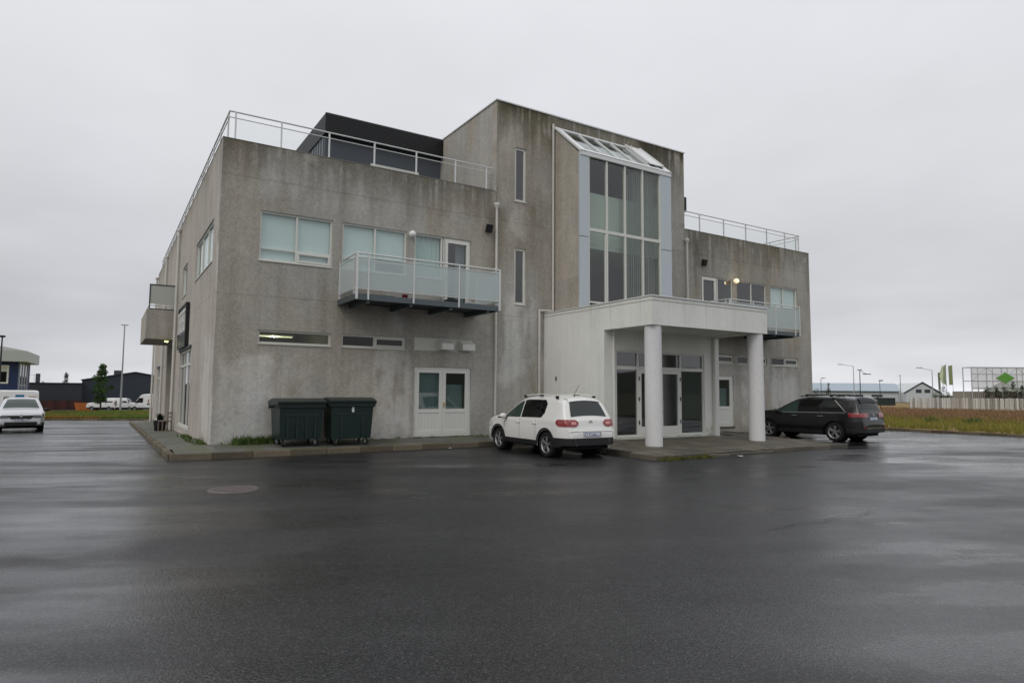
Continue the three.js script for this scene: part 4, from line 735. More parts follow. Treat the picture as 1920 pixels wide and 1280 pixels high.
// white SUV, nose to the wall
{
  const t = thing('parked_car', 'white SUV with red tail lights parked beside the porch, nose to the wall', 'car', [8.66, 0, 4.02], Math.PI / 2 - .02);
  const s = carShape({ prof: [[2.225, .34], [2.222, .56], [2.18, .76], [2.04, .93], [1.6, 1.05], [1.02, 1.13], [.62, 1.36], [.28, 1.565], [0, 1.635], [-.55, 1.675], [-1.15, 1.655], [-1.62, 1.59], [-1.8, 1.53], [-1.95, 1.29], [-2.07, 1.07], [-2.125, .98], [-2.16, .82], [-2.215, .66], [-2.222, .48], [-2.225, .36]], y0: .3, W: .905, belt: x => .99 + (-x + 1) * .018, axles: [1.33, -1.27], arch: .4, wr: .345, tumble: .25, tuck: true, creaseK: .4, crease: .88, cornerR: [.6, .27], cornerF: [.6, .3], edge: .12, crown: .045 });
  buildCar(t, s, { paint: paint(0xe4e4e0) });
  const P = (n, g, m) => Array.isArray(g) ? g.forEach(q => part(n, q, m, t)) : part(n, g.attributes.normal ? g : smooth([g], .9), m, t);
  const up = x => Math.min(s.top(x) - .085, 1.565), bl = x => s.belt(x) + .045;
  P('side_window', both(s, k => flank(s, k, .1, .93, bl, x => Math.max(bl(x) + .01, Math.min(up(x), 1.13 + (.93 - x) * .6)), .006)), carGlassClear);
  P('side_window', both(s, k => flank(s, k, -1.12, .05, x => bl(x) + .12 * ss(-.98, -1.12, x), x => Math.min(up(x), 1.13 + (.93 - x) * .6) - .1 * ss(-.98, -1.12, x), .006, 30)), carGlass);
  P('pillar_trim', both(s, k => flank(s, k, -.86, -.82, bl, up, .009, 3)), M.plasticBlack);
  P('windscreen', bandPatch(s, .34, 1.0, [-.86, -.92], [.86, .92], .006), carGlass);
  P('rear_window', bandPatch(s, -2.05, -1.82, [-.9, -.86], [.9, .86], .008), phy({ color: 0x16201e, roughness: .05, ior: 1.6 }));
  P('tailgate_gap', mg([1, -1].flatMap(k => [tube([[-2.2, .735, 0], [-2.2, .735, k * .69]], .006, 4, 5)])), M.plasticBlack);
  P('bumper_step', facePatch(s, true, .735, .765, y => -.76, y => .76, .02), t.children[0].material);
  P('spoiler', smooth([bandPatch(s, -1.83, -1.62, [-.92, -.95], [.92, .95], .028)]), t.children[0].material);
  P('sill_cladding', both(s, k => flank(s, k, -.86, .92, s.bottom, .44, .012)), M.plasticBlack);
  P('bumper_cladding', smooth([facePatch(s, true, .365, .56, y => -edgeZ(s, y), y => edgeZ(s, y), .012), ...[1, -1].flatMap(k => [wrap(s, k, .365, .56, .535, .014), flank(s, k, -2.12, -1.66, s.bottom, x => Math.max(s.bottom(x) + .001, .372), .014)])], .9), M.plasticBlack);
  for (const ax of s.o.axles) P('arch_trim', both(s, k => grid(20, 2, (i, j) => { const a = Math.PI * (i / 20), r = s.o.arch + j * .03, x = ax + Math.cos(a) * r, y = s.o.wr + Math.sin(a) * r; return [x, y, k * (s.W(x, y) + .012)]; }, k < 0)), M.plasticBlack);
  for (const k of [1, -1]) {
    P('tail_light', smooth([wrap(s, k, .86, 1.05, y => .38 - .12 * ((y - .955) / .095) ** 2, .016), facePatch(s, true, .86, 1.05, y => k * (.42 + .1 * ((y - .955) / .095) ** 2), y => k * edgeZ(s, y), .018, 12, 12)], .9), tailRed);
    P('reverse_lamp', facePatch(s, true, .92, .99, k * .5, k * .66, .022), std(0xd79a98, .2));
    P('headlight', smooth([flank(s, k, 1.7, 2.12, x => .72, x => Math.min(s.top(x) - .03, .9), .01)]), lampClear);
    const m = sub('mirror', t, [.86, 1.06, k * 1.0]); part('housing', new THREE.SphereGeometry(.11, 16, 12).scale(.75, .75, 1.05), t.children[0].material, m); part('stalk', bx(-.03, .05, -.06, -.02, -.16, .16), M.plasticBlack, m);
    for (const x of [.18, -.72]) part('door_handle', rb(x - .1, x + .1, .885, .915, 0, .03, .012, 2).translate(0, 0, k > 0 ? s.W(x, .9) : -s.W(x, .9) - .03), t.children[0].material, t);
    P('roof_rail', tube([[.15, 1.64, k * .62], [.1, 1.68, k * .63], [-.7, 1.715, k * .63], [-1.45, 1.68, k * .63], [-1.5, 1.63, k * .62]], .016), t.children[0].material);
    P('rail_foot', mg([bx(.1, .2, 1.62, 1.69, k * .63 - .025, k * .63 + .025), bx(-.78, -.6, 1.66, 1.705, k * .63 - .02, k * .63 + .02), bx(-1.52, -1.42, 1.6, 1.68, k * .63 - .025, k * .63 + .025)]), M.plasticBlack);
    P('door_gap', mg([.12 + .84, .08, -.76].map(x => { const pts = []; for (let y = .46; y < s.belt(x) + .03; y += .06) pts.push([x, y, k * (s.W(x, y) + .001)]); return tube(pts, .004, 10, 4); })), M.plasticBlack);
  }
  P('number_plate', rb(-2.237, -2.222, .6, .71, -.26, .26, .004), plateMat);
  P('plate_recess', facePatch(s, true, .58, .73, -.31, .31, .004), std(0xb9b9b6, .5));
  P('emblem', mg([new THREE.TorusGeometry(.055, .009, 8, 24).rotateY(Math.PI / 2).translate(-2.135, .955, 0), new THREE.CircleGeometry(.05, 20).rotateY(-Math.PI / 2).translate(-2.133, .955, 0), bar([-2.14, .99, -.03], [-2.14, .92, 0], .006, 5), bar([-2.14, .99, .03], [-2.14, .92, 0], .006, 5)]), std(0x6a6d70, .3, .8));
  P('aerial', mg([new THREE.ConeGeometry(.035, .07, 10).translate(-1.4, 1.7, 0), bar([-1.4, 1.72, 0], [-1.62, 1.98, 0], .006, 5)]), M.plasticBlack);
  P('rear_wiper', mg([bar([-2.07, 1.09, 0], [-2.055, 1.12, -.32], .008, 5)]), M.plasticBlack);
  P('exhaust', new THREE.CylinderGeometry(.03, .03, .15, 12).rotateZ(Math.PI / 2).translate(-2.15, .3, .55), chrome);
}
// black SUV
{
  const t = thing('parked_car', 'black SUV with roof rails parked beyond the porch columns', 'car', [21.62, 0, 4.3], Math.PI / 2 + .03);
  const s = carShape({ prof: [[2.4, .34], [2.397, .6], [2.35, .82], [2.2, .98], [1.7, 1.08], [1.15, 1.14], [.72, 1.36], [.3, 1.56], [-.1, 1.64], [-.7, 1.67], [-1.5, 1.65], [-2.0, 1.59], [-2.1, 1.54], [-2.2, 1.33], [-2.29, 1.1], [-2.34, 1.0], [-2.36, .8], [-2.395, .64], [-2.398, .46], [-2.4, .36]], y0: .28, W: .945, belt: x => 1.02 + (-x + 1) * .014, axles: [1.42, -1.36], arch: .415, wr: .365, tumble: .25, tuck: true, creaseK: .5, crease: .9, cornerR: [.6, .27], edge: .13, crown: .045 });
  const pm = phy({ color: 0x06070a, roughness: .5, clearcoat: .8, clearcoatRoughness: .06, ior: 1.35 }); buildCar(t, s, { paint: pm });
  const P = (n, g, m) => Array.isArray(g) ? g.forEach(q => part(n, q, m, t)) : part(n, g.attributes.normal ? g : smooth([g], .9), m, t);
  const up = x => Math.min(s.top(x) - .08, 1.56), bl = x => s.belt(x) + .045, fr_ = x => Math.min(up(x), 1.14 + (1.05 - x) * .56);
  P('side_window', both(s, k => flank(s, k, .15, 1.02, bl, x => Math.max(bl(x) + .01, fr_(x)), .006)), carGlassClear);
  P('side_window', both(s, k => flank(s, k, -.8, .1, bl, fr_, .006)), carGlass);
  P('side_window', both(s, k => flank(s, k, -1.75, -.85, bl, x => Math.max(bl(x) + .01, Math.min(up(x) - .02, bl(x) + (x + 1.76) * .9)), .006)), carGlass);
  P('window_trim', both(s, k => flank(s, k, -1.78, 1.05, x => s.belt(x) + .018, x => s.belt(x) + .04, .009, 30, 2)), chrome);
  P('window_trim', both(s, k => flank(s, k, -1.8, -1.3, x => Math.min(up(x) - .02, bl(x) + (x + 1.79) * .9), x => Math.min(up(x), bl(x) + (x + 1.79) * .9 + .035), .009, 10, 2)), chrome);
  P('windscreen', bandPatch(s, .36, 1.12, [-.86, -.92], [.86, .92], .006), carGlass);
  P('rear_window', bandPatch(s, -2.26, -2.12, [-.88, -.82], [.88, .82], .008), carGlass);
  P('spoiler', smooth([bandPatch(s, -2.16, -1.95, [-.93, -.95], [.93, .95], .035)]), M.black);
  P('sill_trim', both(s, k => flank(s, k, -.9, .96, .40, .425, .014)), chrome);
  P('sill_cladding', both(s, k => flank(s, k, -.92, .98, s.bottom, .38, .012)), M.plasticBlack);
  P('bumper_cladding', smooth([facePatch(s, true, .365, .52, y => -edgeZ(s, y), y => edgeZ(s, y), .012), ...[1, -1].map(k => wrap(s, k, .365, .52, .58, .014))], .9), M.plasticBlack);
  P('bumper_trim', facePatch(s, true, .52, .55, -.6, .6, .016), chrome);
  for (const k of [1, -1]) {
    P('tail_light', smooth([wrap(s, k, .93, 1.08, .42, .016), facePatch(s, true, .93, 1.08, y => k * .36, y => k * edgeZ(s, y), .018)], .9), tailRed);
    P('fog_reflector', facePatch(s, true, .56, .6, k * .62, k * .85, .016), tailRed);
    P('headlight', smooth([flank(s, k, 1.8, 2.3, .8, x => Math.min(s.top(x) - .03, .95), .01)]), lampClear);
    const m = sub('mirror', t, [.98, 1.1, k * 1.05]); part('housing', new THREE.SphereGeometry(.11, 16, 12).scale(.7, .8, 1.05), pm, m); part('stalk', bx(-.03, .05, -.07, -.02, -.18, .18), M.plasticBlack, m);
    for (const x of [.25, -.82]) part('door_handle', rb(x - .11, x + .11, .925, .955, 0, .035, .012, 2).translate(0, 0, k > 0 ? s.W(x, .94) : -s.W(x, .94) - .035), chrome, t);
    P('roof_rail', tube([[.1, 1.65, k * .66], [.05, 1.7, k * .66], [-.8, 1.73, k * .66], [-1.6, 1.7, k * .66], [-1.65, 1.65, k * .65]], .018), M.plasticBlack);
    P('door_gap', mg([1.02, .12, -.84].map(x => { const pts = []; for (let y = .44; y < s.belt(x) + .02; y += .06) pts.push([x, y, k * (s.W(x, y) + .001)]); return tube(pts, .004, 10, 4); })), M.rubber);
  }
  for (const x of [-.15, -1.15]) P('roof_bar', mg([rb(x - .03, x + .03, 1.735, 1.77, -.72, .72, .012), bx(x - .04, x + .04, 1.67, 1.74, -.72, -.62), bx(x - .04, x + .04, 1.67, 1.74, .62, .72)]), M.plasticBlack);
  P('number_plate', rb(-2.372, -2.352, .82, .93, -.26, .26, .004), plateMat);
  P('emblem', new THREE.TorusGeometry(.05, .012, 8, 20).scale(.6, .6, 1.1).rotateY(Math.PI / 2).translate(-2.355, 1.015, 0), chrome);
}
// silver compact car facing the camera
{
  const t = thing('parked_car', 'silver white compact crossover car facing the lot with black grille', 'car', [-6.12, H(-6, -21) - .01, -20.9], -Math.PI / 2 + .1);
  t.scale.setScalar(1.05);
  const s = carShape({ prof: [[2.06, .33], [2.057, .55], [2.03, .75], [1.92, .9], [1.55, 1.01], [1.02, 1.09], [.6, 1.33], [.2, 1.5], [-.2, 1.555], [-.8, 1.56], [-1.4, 1.51], [-1.75, 1.44], [-1.88, 1.25], [-1.98, 1.0], [-2.02, .85], [-2.055, .6], [-2.058, .45], [-2.06, .35]], y0: .27, W: .89, belt: x => .96 + (-x + 1) * .02, axles: [1.24, -1.36], arch: .385, wr: .335, tumble: .22, tuck: true, cornerF: [.5, .2] });
  const pm = paint(0xd3d5da, { metal: .25 }); buildCar(t, s, { paint: pm });
  const P = (n, g, m) => Array.isArray(g) ? g.forEach(q => part(n, q, m, t)) : part(n, g.attributes.normal ? g : smooth([g], .9), m, t);
  const up = x => Math.min(s.top(x) - .08, 1.47), bl = x => s.belt(x) + .04;
  P('side_window', both(s, k => flank(s, k, -1.5, .9, bl, x => Math.max(bl(x) + .01, Math.min(up(x), 1.1 + (.92 - x) * .6, bl(x) + (x + 1.52) * .8)), .006, 26)), carGlass);
  P('windscreen', bandPatch(s, .25, 1.0, [-.88, -.93], [.88, .93], .006), carGlassClear);
  P('roof_skin', bandPatch(s, -1.6, .2, [-.97, -.97], [.97, .97], .004), pm);
  P('grille', facePatch(s, false, .63, .8, y => -.34 - 1.2 * (y - .63), y => .34 + 1.2 * (y - .63), .012), M.black);
  P('lower_grille', facePatch(s, false, .36, .5, y => -.58, y => .58, .012), M.black);
  P('bumper_cladding', smooth([facePatch(s, false, .34, .47, y => -s.W(s.xF - .02, y), y => s.W(s.xF - .02, y), .008), ...[1, -1].map(k => flank(s, k, 1.64, 2.03, s.bottom, .46, .008))], .9), M.plasticBlack);
  P('bumper_blade', facePatch(s, false, .5, .535, -.6, .6, .018), chrome);
  P('number_plate', rb(2.05, 2.075, .55, .64, -.26, .26, .004), plateMat);
  P('emblem', mg([new THREE.CylinderGeometry(.075, .075, .02, 4).rotateX(Math.PI / 2).rotateY(Math.PI / 2).scale(1, 1.35, .9).translate(2.045, .76, 0)]), chrome);
  for (const k of [1, -1]) {
    P('headlight', smooth([facePatch(s, false, .68, .81, y => k * .45, y => k * (s.W(s.xF - .06, y) - .02), .014), flank(s, k, 1.6, 1.98, .72, x => Math.min(s.top(x) - .03, .86), .01)], .9), phy({ color: 0x3c4043, roughness: .12, clearcoat: 1, metalness: .4 }));
    P('fog_lamp', facePatch(s, false, .4, .52, k * .6, k * .72, .014), lampClear);
    const m = sub('mirror', t, [.82, 1.03, k * .98]); part('housing', new THREE.SphereGeometry(.1, 14, 10).scale(.7, .75, 1.05), M.black, m); part('stalk', bx(-.03, .05, -.06, -.02, -.16, .16), M.plasticBlack, m);
  }
}
// vans
function van(label, pos, turn, c, o = {}) {
  const t = thing('parked_van', label, 'van', pos, turn, o.group);
  const h = o.h ?? 2.5, L = o.L ?? 2.7;
  const s = carShape({ prof: [[L, .4], [L - .005, .7], [L - .06, .95], [L - .3, 1.1], [L - .85, 1.25], [L - 1.35, h * .72], [L - 1.75, h * .93], [L - 2.2, h * .985], [0, h], [-L + .5, h * .995], [-L + .14, h * .97], [-L + .06, h * .9], [-L + .03, 1.2], [-L + .01, .7], [-L, .42]], y0: .32, W: o.W ?? .98, belt: x => 1.2, axles: [L - .95, -L + .95], arch: .38, wr: .33, tumble: .12, bulge: .8, cornerR: [.15, .06] });
  buildCar(t, s, { paint: c });
  const P = (n, g, m) => Array.isArray(g) ? g.forEach(q => part(n, q, m, t)) : part(n, g.attributes.normal ? g : smooth([g], .9), m, t);
  P('windscreen', bandPatch(s, L - 1.7, L - .9, [-.9, -.93], [.9, .93], .008), carGlass);
  P('side_window', both(s, k => flank(s, k, L - 2.15, L - 1.02, 1.24, x => Math.max(1.25, Math.min(s.top(x) - .14, h * .76)), .008)), carGlass);
  P('sill_cladding', both(s, k => flank(s, k, -L + .1, L - .1, s.bottom, x => Math.max(s.bottom(x) + .001, .52), .01, 60)), M.plasticBlack);
  for (const k of [1, -1]) { P('headlight', flank(s, k, L - .55, L - .12, .78, x => Math.min(s.top(x) - .03, .98), .012), lampClear); P('tail_light', flank(s, k, -L + .06, -L + .16, .9, 1.4, .01), tailRed); part('mirror', rb(L - 1.2, L - 1.08, 1.2, 1.5, k * 1.06 - .06, k * 1.06 + .06, .03), M.plasticBlack, t); }
  P('door_gap', mg([1, -1].flatMap(k => [L - 2.2, L - 3.4].map(x => { const pts = []; for (let y = .5; y < h - .2; y += .1) pts.push([x, y, k * (s.W(x, y) + .002)]); return tube(pts, .006, 12, 4); }))), std(0x8a8c8e, .6));
  if (o.rearGlass) P('rear_side_window', both(s, k => flank(s, k, -L + .4, L - 2.4, 1.24, h * .76, .008)), carGlass);
  if (o.deco) for (const [x0, x1, y0, y1, m] of o.deco) P('decal', both(s, k => flank(s, k, x0, x1, y0, y1, .006)), m);
  return t;
}
const vw = paint(0xe6e6e4), dec = c => std(c, .6);
van('white panel van with a blue badge standing behind the silver compact car', [-9.25, H(-9, -38.4), -38.4], Math.PI + .06, vw, { h: 2.25, L: 2.65, deco: [[-1.75, -1.25, 1.62, 1.95, dec(0x2c6f9a)], [-2.45, -2.0, 1.7, 1.85, dec(0xb9a58f)], [-.9, -.6, 1.3, 1.8, dec(0x6b6a3c)]] });
const gD = [[-.7, .1, .95, 1.25, dec(0x3a3c30)], [-.55, -.35, 1.25, 1.8, dec(0xb07a55)], [-.2, 0, 1.25, 1.75, dec(0x9a6a50)]];
van('small white van with side windows parked beside the leafy tree', [-2.75, -1.55, -98.5], Math.PI - .5, vw, { h: 1.9, L: 2.2, W: .9, rearGlass: true });
van('small white van with a dark logo parked beside the tall street lamp', [-.1, -1.55, -97.2], Math.PI + 2.7, vw, { h: 1.95, L: 2.3, W: .9, deco: [[-1.6, -.6, .75, 1.5, dec(0x55604a)]] });
van('large white high roof van with brown and dark logo on its side', [3.5, -1.55, -95.2], Math.PI - .55, vw, { h: 2.6, L: 2.9, deco: gD });
// ---------------------------------------------------------------- background left
{ // blue building
  const by = H(-10, -70) - .2, t = thing('blue_building', 'dark blue two storey building with pale overhanging flat roof', 'building', [-10.75, by, -68.4], 0);
  const blue = std(0x1a2b55, .6), pale = std(0xaeb2ae, .6);
  // local: corner at 0,0; front wall runs to -x, side wall runs to -z
  t.rotation.y = -.02;
  part('wall', mg([bx(-16, 0, 0, 6.0, -.3, 0), bx(-.3, 0, 0, 6.0, -10, -.301), bx(-16, 0, 0, 6, -10.3, -10.001), bx(-16, -15.7, 0, 6, -10, -.301)]), blue, t);
  part('roof_edge', mg([bx(-17, .8, 6.0, 7.15, -11, .9)]), pale, t);
  part('roof', poly([[-17, 7.15], [.8, 7.15], [-6, 8.5]], [], -11, .9), std(0xc3c5c3, .6), t);
  for (const x of [-3.4, -7.4, -11.4]) { const w = sub('window', t); part('frame', mg(fr(x, x + 2.6, 3.6, 5.6, .16, .002, .06)), M.frame, w); part('pane', pane(x + .1, x + 2.5, 3.7, 5.5, .02), carGlass, w); part('blind', bx(x + .16, x + 2.44, 4.9, 5.44, .022, .03), M.frameOld, w); }
  const c = []; for (let i = 0; i < 4; i++) part('pilaster', bx(-.05 + .03, .12, 0, 5.99, -.7 - i * 2.2, -.25 - i * 2.2), std(0x9fa5b2, .6), t);
  for (let i = 0; i < 3; i++) { const w = sub('window', t); part('frame', bx(.001, .06, 3.4, 5.8, -2.2 - i * 2.2, -1.2 - i * 2.2), M.frame, w); part('pane', bx(.061, .065, 3.5, 5.7, -2.1 - i * 2.2, -1.3 - i * 2.2), carGlass, w); }
  const sb = part('sign_band', mg([bx(-14, -1.0, .9, 1.9, .002, .12)]), std(0x156a86, .5), t); part('stripe', bx(-13.9, -1.1, 1.25, 1.55, .121, .13), std(0xa9d6dc, .5), sb);
}
{ // low dark building and fence behind
  const t = thing('low_building', 'low dark grey flat roofed building behind the grass', 'building', [-18, -1.6, -108]);
  part('wall', bx(0, 12.1, 0, 4.15, -8, 0).rotateY(0), std(0x2a2f34, .7), t); part('roof_edge', bx(-.1, 12.2, 4.15, 4.35, -8.1, .1), std(0x15181b, .6), t);
  const f = thing('timber_fence', 'rust brown timber fence in front of the low dark building', 'fence', [-12.2, -1.6, -106.4]), fm = [std(0x3d1d17, .85), std(0x46231b, .85), std(0x341914, .85)];
  const pg = rb(-.28, .28, 0, 1.5, -.02, .02, .008); for (let i = 0; i < 12; i++) { const o = part('plank', pg, fm[i % 3], f); o.position.set(i * .58, 0, (i % 2) * .01); } for (let i = 0; i < 4; i++) { const o = part('post', bx(-.06, .06, 0, 1.62, -.14, -.03), fm[2], f); o.position.x = i * 2.1; }
  const s = thing('waste_skip', 'orange metal waste skip beside the rust brown fence', 'skip', [-5.4, -1.6, -103.5], .2), om = std(0xb86a2c, .65);
  part('body', poly([[-.9, 0], [.9, 0], [1.15, 1.1], [-1.15, 1.1]], [], -.8, .8), om, s); part('rim', mg(fr(-1.2, 1.2, -.85, .85, .08, 0, .08).map(g => g.rotateX(Math.PI / 2))).translate(0, 1.14, 0), om, s); const r = []; for (let i = -2; i < 3; i++) r.push(bx(i * .4 - .04, i * .4 + .04, .05, 1.05, .8, .86)); part('rib', mg(r), om, s);
}
{ // dark ribbed shed
  const t = thing('gable_shed', 'large dark blue grey ribbed metal shed with low gable roof', 'shed', [1.75, -1.6, -112], 0), wm = std(0x333a43, .55, .1);
  const gable = [[-7.8, 0], [7.8, 0], [7.8, 4.85], [0, 6.3], [-7.8, 4.85]];
  part('wall', poly(gable, [[3, 6.4, 0, 3.4]], -.2, 0), wm, t); part('wall', poly(gable, [], -25.2, -25), wm, t); part('wall', mg([bx(-7.8, -7.6, 0, 4.8, -25, -.201), bx(7.6, 7.8, 0, 4.8, -25, -.201)]), wm, t);
  const rg = []; for (let i = 0; i < 39; i++) { const x = -7.6 + i * .4; if (x > 2.9 && x < 6.5) continue; part('wall_rib', bx(x - .06, x + .06, .02, 4.85 + (7.8 - Math.abs(x)) * .186 - .1, .001, .04), wm, t); }
  part('roof', mg([bx(-8.1, 0, 0, .15, -25.3, .3).applyMatrix4(new THREE.Matrix4().makeRotationZ(Math.atan2(1.45, 7.8))).translate(0, 6.31, 0), bx(0, 8.1, 0, .15, -25.3, .3).applyMatrix4(new THREE.Matrix4().makeRotationZ(-Math.atan2(1.45, 7.8))).translate(0, 6.31, 0)]), std(0x20252b, .5), t);
  part('door', bx(3.02, 6.38, 0, 3.38, -.15, -.1), std(0x121417, .6), t); part('roof_vent', mg([bx(-3.2, -2.0, 6.0, 6.75, -6, -4.8)]), M.slate, t);
}
function streetLamp(label, x, y, z, h, arms, color, o = {}) {
  const t = thing('street_lamp', label, 'street lamp', [x, y, z], o.turn ?? 0, o.group), m = std(color, .5, .4);
  part('pole', cyl(o.r ?? .09, 0, 0, h, 0, 10, (o.r ?? .09) * .55), m, t);
  for (const [dx, dy, len] of arms) { if (dx) part('arm', bar([0, h - .05, 0], [dx, h + dy, 0], .035), m, t); part('lamp_head', rb(dx - len / 2, dx + len / 2, h + dy - .06, h + dy + .06, -.14, .14, .04), o.head ? std(o.head, .5) : m, t); }
  return t;
}
streetLamp('tall thin grey street lamp with a small head beside the white vans', -.62, -1.5, -91.2, 12.7, [[0, .05, .95]], 0x9a9c9e, { r: .14 });
streetLamp('dark lamp post with a broad round head in front of the blue building', -8.15, -.55, -30.8, 5.5, [[-.05, .05, .42]], 0x33363a, { r: .07 });
// trees
function tree(name, label, pos, h, rad, trunkH, seed, leaves, color, conical) {
  const r = rng(seed), t = thing(name, label, 'tree', pos), tr_ = [];
  tr_.push(cyl(h * .02, 0, 0, h * .9, 0, 8, h * .004)); for (let i = 0; i < 14; i++) { const y = lerp(trunkH * .9, h * .8, r()), a = r() * 6.28, l = rad * .75 * (conical ? 1 - y / h : .8); tr_.push(bar([0, y, 0], [Math.cos(a) * l, y + l * .7, Math.sin(a) * l], h * .005, 5)); }
  part('trunk', mg(tr_), std(0x3a3128, .9), t);
  const pos_ = [], col = []; const v = new THREE.Vector3(), c = new THREE.Color(color);
  const clumps = []; for (let i = 0; i < (conical ? 60 : 46); i++) { const y = Math.pow(r(), conical ? 1.4 : .9), yy = lerp(trunkH, h, y), rr = rad * (conical ? (1 - y) * (.7 + .4 * r()) : Math.sin(Math.PI * Math.pow(.08 + .9 * y, .8)) * (.6 + .5 * r())), a = r() * 6.28, q = Math.sqrt(r()); clumps.push([Math.cos(a) * rr * q, yy, Math.sin(a) * rr * q, rad * (.2 + .2 * r()), .75 + .5 * r()]); }
  for (let i = 0; i < leaves; i++) { const k = clumps[Math.floor(r() * clumps.length)], a = r() * 6.28, b = Math.acos(2 * r() - 1), d = k[3] * Math.cbrt(r()); const x = k[0] + Math.sin(b) * Math.cos(a) * d, y = k[1] + Math.cos(b) * d, z = k[2] + Math.sin(b) * Math.sin(a) * d, s = .09 * (h / 6) * (.7 + r() * .8);
    const n = new THREE.Vector3(r() - .5, r() - .3, r() - .5).normalize(), u = new THREE.Vector3(r() - .5, r() - .5, r() - .5).cross(n).normalize().multiplyScalar(s), w = n.clone().cross(u).multiplyScalar(.7);
    for (const [p, q] of [[-1, 0], [0, -1], [1, 0], [-1, 0], [1, 0], [0, 1]]) { pos_.push(x + u.x * p + w.x * q, y + u.y * p + w.y * q, z + u.z * p + w.z * q); const g = k[4] * (.85 + .3 * vn(i * .7, 3)); col.push(c.r * g, c.g * g, c.b * g); } }
  const g = new THREE.BufferGeometry(); g.setAttribute('position', new THREE.Float32BufferAttribute(pos_, 3)); g.setAttribute('color', new THREE.Float32BufferAttribute(col, 3)); g.computeVertexNormals();
  part('crown', g, phy({ color: 0xffffff, vertexColors: true, roughness: .8, side: THREE.DoubleSide, transmission: .3, thickness: 0, ior: 1.3 }), t);
}
tree('young_tree', 'slim leafy green tree beside the small white vans', [-3.1, -1.5, -93], 6.6, 1.35, 1.4, 5, 3800, 0x3d5a28);
tree('conifer', 'pointed dark conifer behind the low dark building', [-10.35, -1.7, -160], 6.7, 1.7, .6, 6, 1400, 0x1c2a20, true);
tree('conifer', 'small dark conifer tip just showing over the low dark building', [-14.9, -1.7, -164], 5.1, 1.1, .6, 7, 600, 0x1c2a20, true);
{ // railing and tank on the low roof
  const t = thing('roof_tank', 'grey tank and railing on the roof beside the blue building', 'tank', [-13.2, 2.76, -110]); part('tank', rb(.9, 1.5, 0, 1.45, -.3, .3, .08), M.slate, t); part('rail', mg([bar([-.7, 1.2, 0], [.9, 1.2, 0], .03), bar([-.7, 1.2, 0], [-.7, 0, 0], .03), bar([0, 1.2, 0], [0, 0, 0], .03), bar([.7, 1.2, 0], [.7, 0, 0], .03)]), M.rail, t);
}

// ---------------------------------------------------------------- background right
const RV = [.8465, .5321];                       // along the fence: the lot's far boundary runs this way
const fx = (d, s) => [d[0] + RV[0] * s, d[1] + RV[1] * s], fTurn = -Math.atan2(RV[1], RV[0]);
{ // plank fence
  const t = thing('plank_fence', 'weathered pale plank fence behind the rough grass', 'fence', [66.45, 0, -13.9], fTurn), r = rng(55);
  const fm = [0xc6c4be, 0xb0ada6, 0xd2d0ca, 0x97948d, 0xbbb9b1].map(c => std(c, .9)); const pg = rb(-.1, .1, .05, 1.47, -.012, .012, .004);
  for (let i = 0; i < 66; i++) { const o = part('plank', pg, fm[Math.floor(r() * 5)], t); o.position.set(i * .245, (r() - .5) * .04, (i % 2) * .03); o.rotation.z = (r() - .5) * .03; }
  part('rail', mg([bx(-.1, 16.2, .35, .45, -.09, -.03), bx(-.1, 16.2, 1.05, 1.15, -.09, -.03)]), fm[1], t); for (let i = 0; i < 8; i++) { const o = part('post', bx(-.05, .05, 0, 1.4, -.18, -.091), fm[3], t); o.position.x = i * 2.2; }
}
{ // stores shelter frame with signs
  const t = thing('shade_frame', 'large grey steel frame with netting and a green diamond sign behind the plank fence', 'frame structure', [94.2, 0, -19.8], fTurn), m = std(0xb4b5b7, .5, .3), b = [];
  const w = 16, h = 5.45, d = 1.6;
  for (const z of [0, -d]) { for (let i = 0; i <= 8; i++) part('post', cyl(.06, i * 2, 0, h, z, 8), m, t); }
  for (const y of [h, h - .9, h - 1.8, h - 2.7]) part('beam', bar([0, y, 0], [w, y, 0], .05), m, t);
  for (const y of [h, h - 1.8]) part('beam', bar([0, y, -d], [w, y, -d], .05), m, t);
  for (let i = 0; i <= 4; i++) part('rafter', bar([i * 4, h, 0], [i * 4, h, -d], .05), m, t);
  for (let i = 0; i < 8; i++) part('brace', bar([i * 2, i % 2 ? h : h - 1.8, .02], [i * 2 + 2, i % 2 ? h - 1.8 : h, .02], .03), m, t);
  part('netting', pane(.05, w, 2.5, h - .05, -.12), phy({ color: 0xe6e8e8, roughness: .7, transmission: .85, thickness: 0, side: THREE.DoubleSide, ior: 1.2 }), t);
  const dm = new THREE.Shape([[-1.25, 0], [0, -1.0], [1.25, 0], [0, 1.0]].map(p => new THREE.Vector2(...p))), dg = o => new THREE.ExtrudeGeometry(dm, { depth: .05, bevelEnabled: false }).scale(o * .95, o * .72, 1);
  part('sign_diamond', dg(1.0).translate(4.4, 4.05, .1), std(0x5c9a3c, .6), t); part('sign_border', dg(1.22).translate(4.4, 4.05, .04), std(0xc9ccc8, .6), t);
  const f2 = []; for (let i = 0; i < 60; i++) f2.push(bx(i * .27 - .06, i * .27 + .06, 0, 2.15, -.25, -.2)); part('slat_screen', mg(f2), std(0x77706a, .8), t);
}
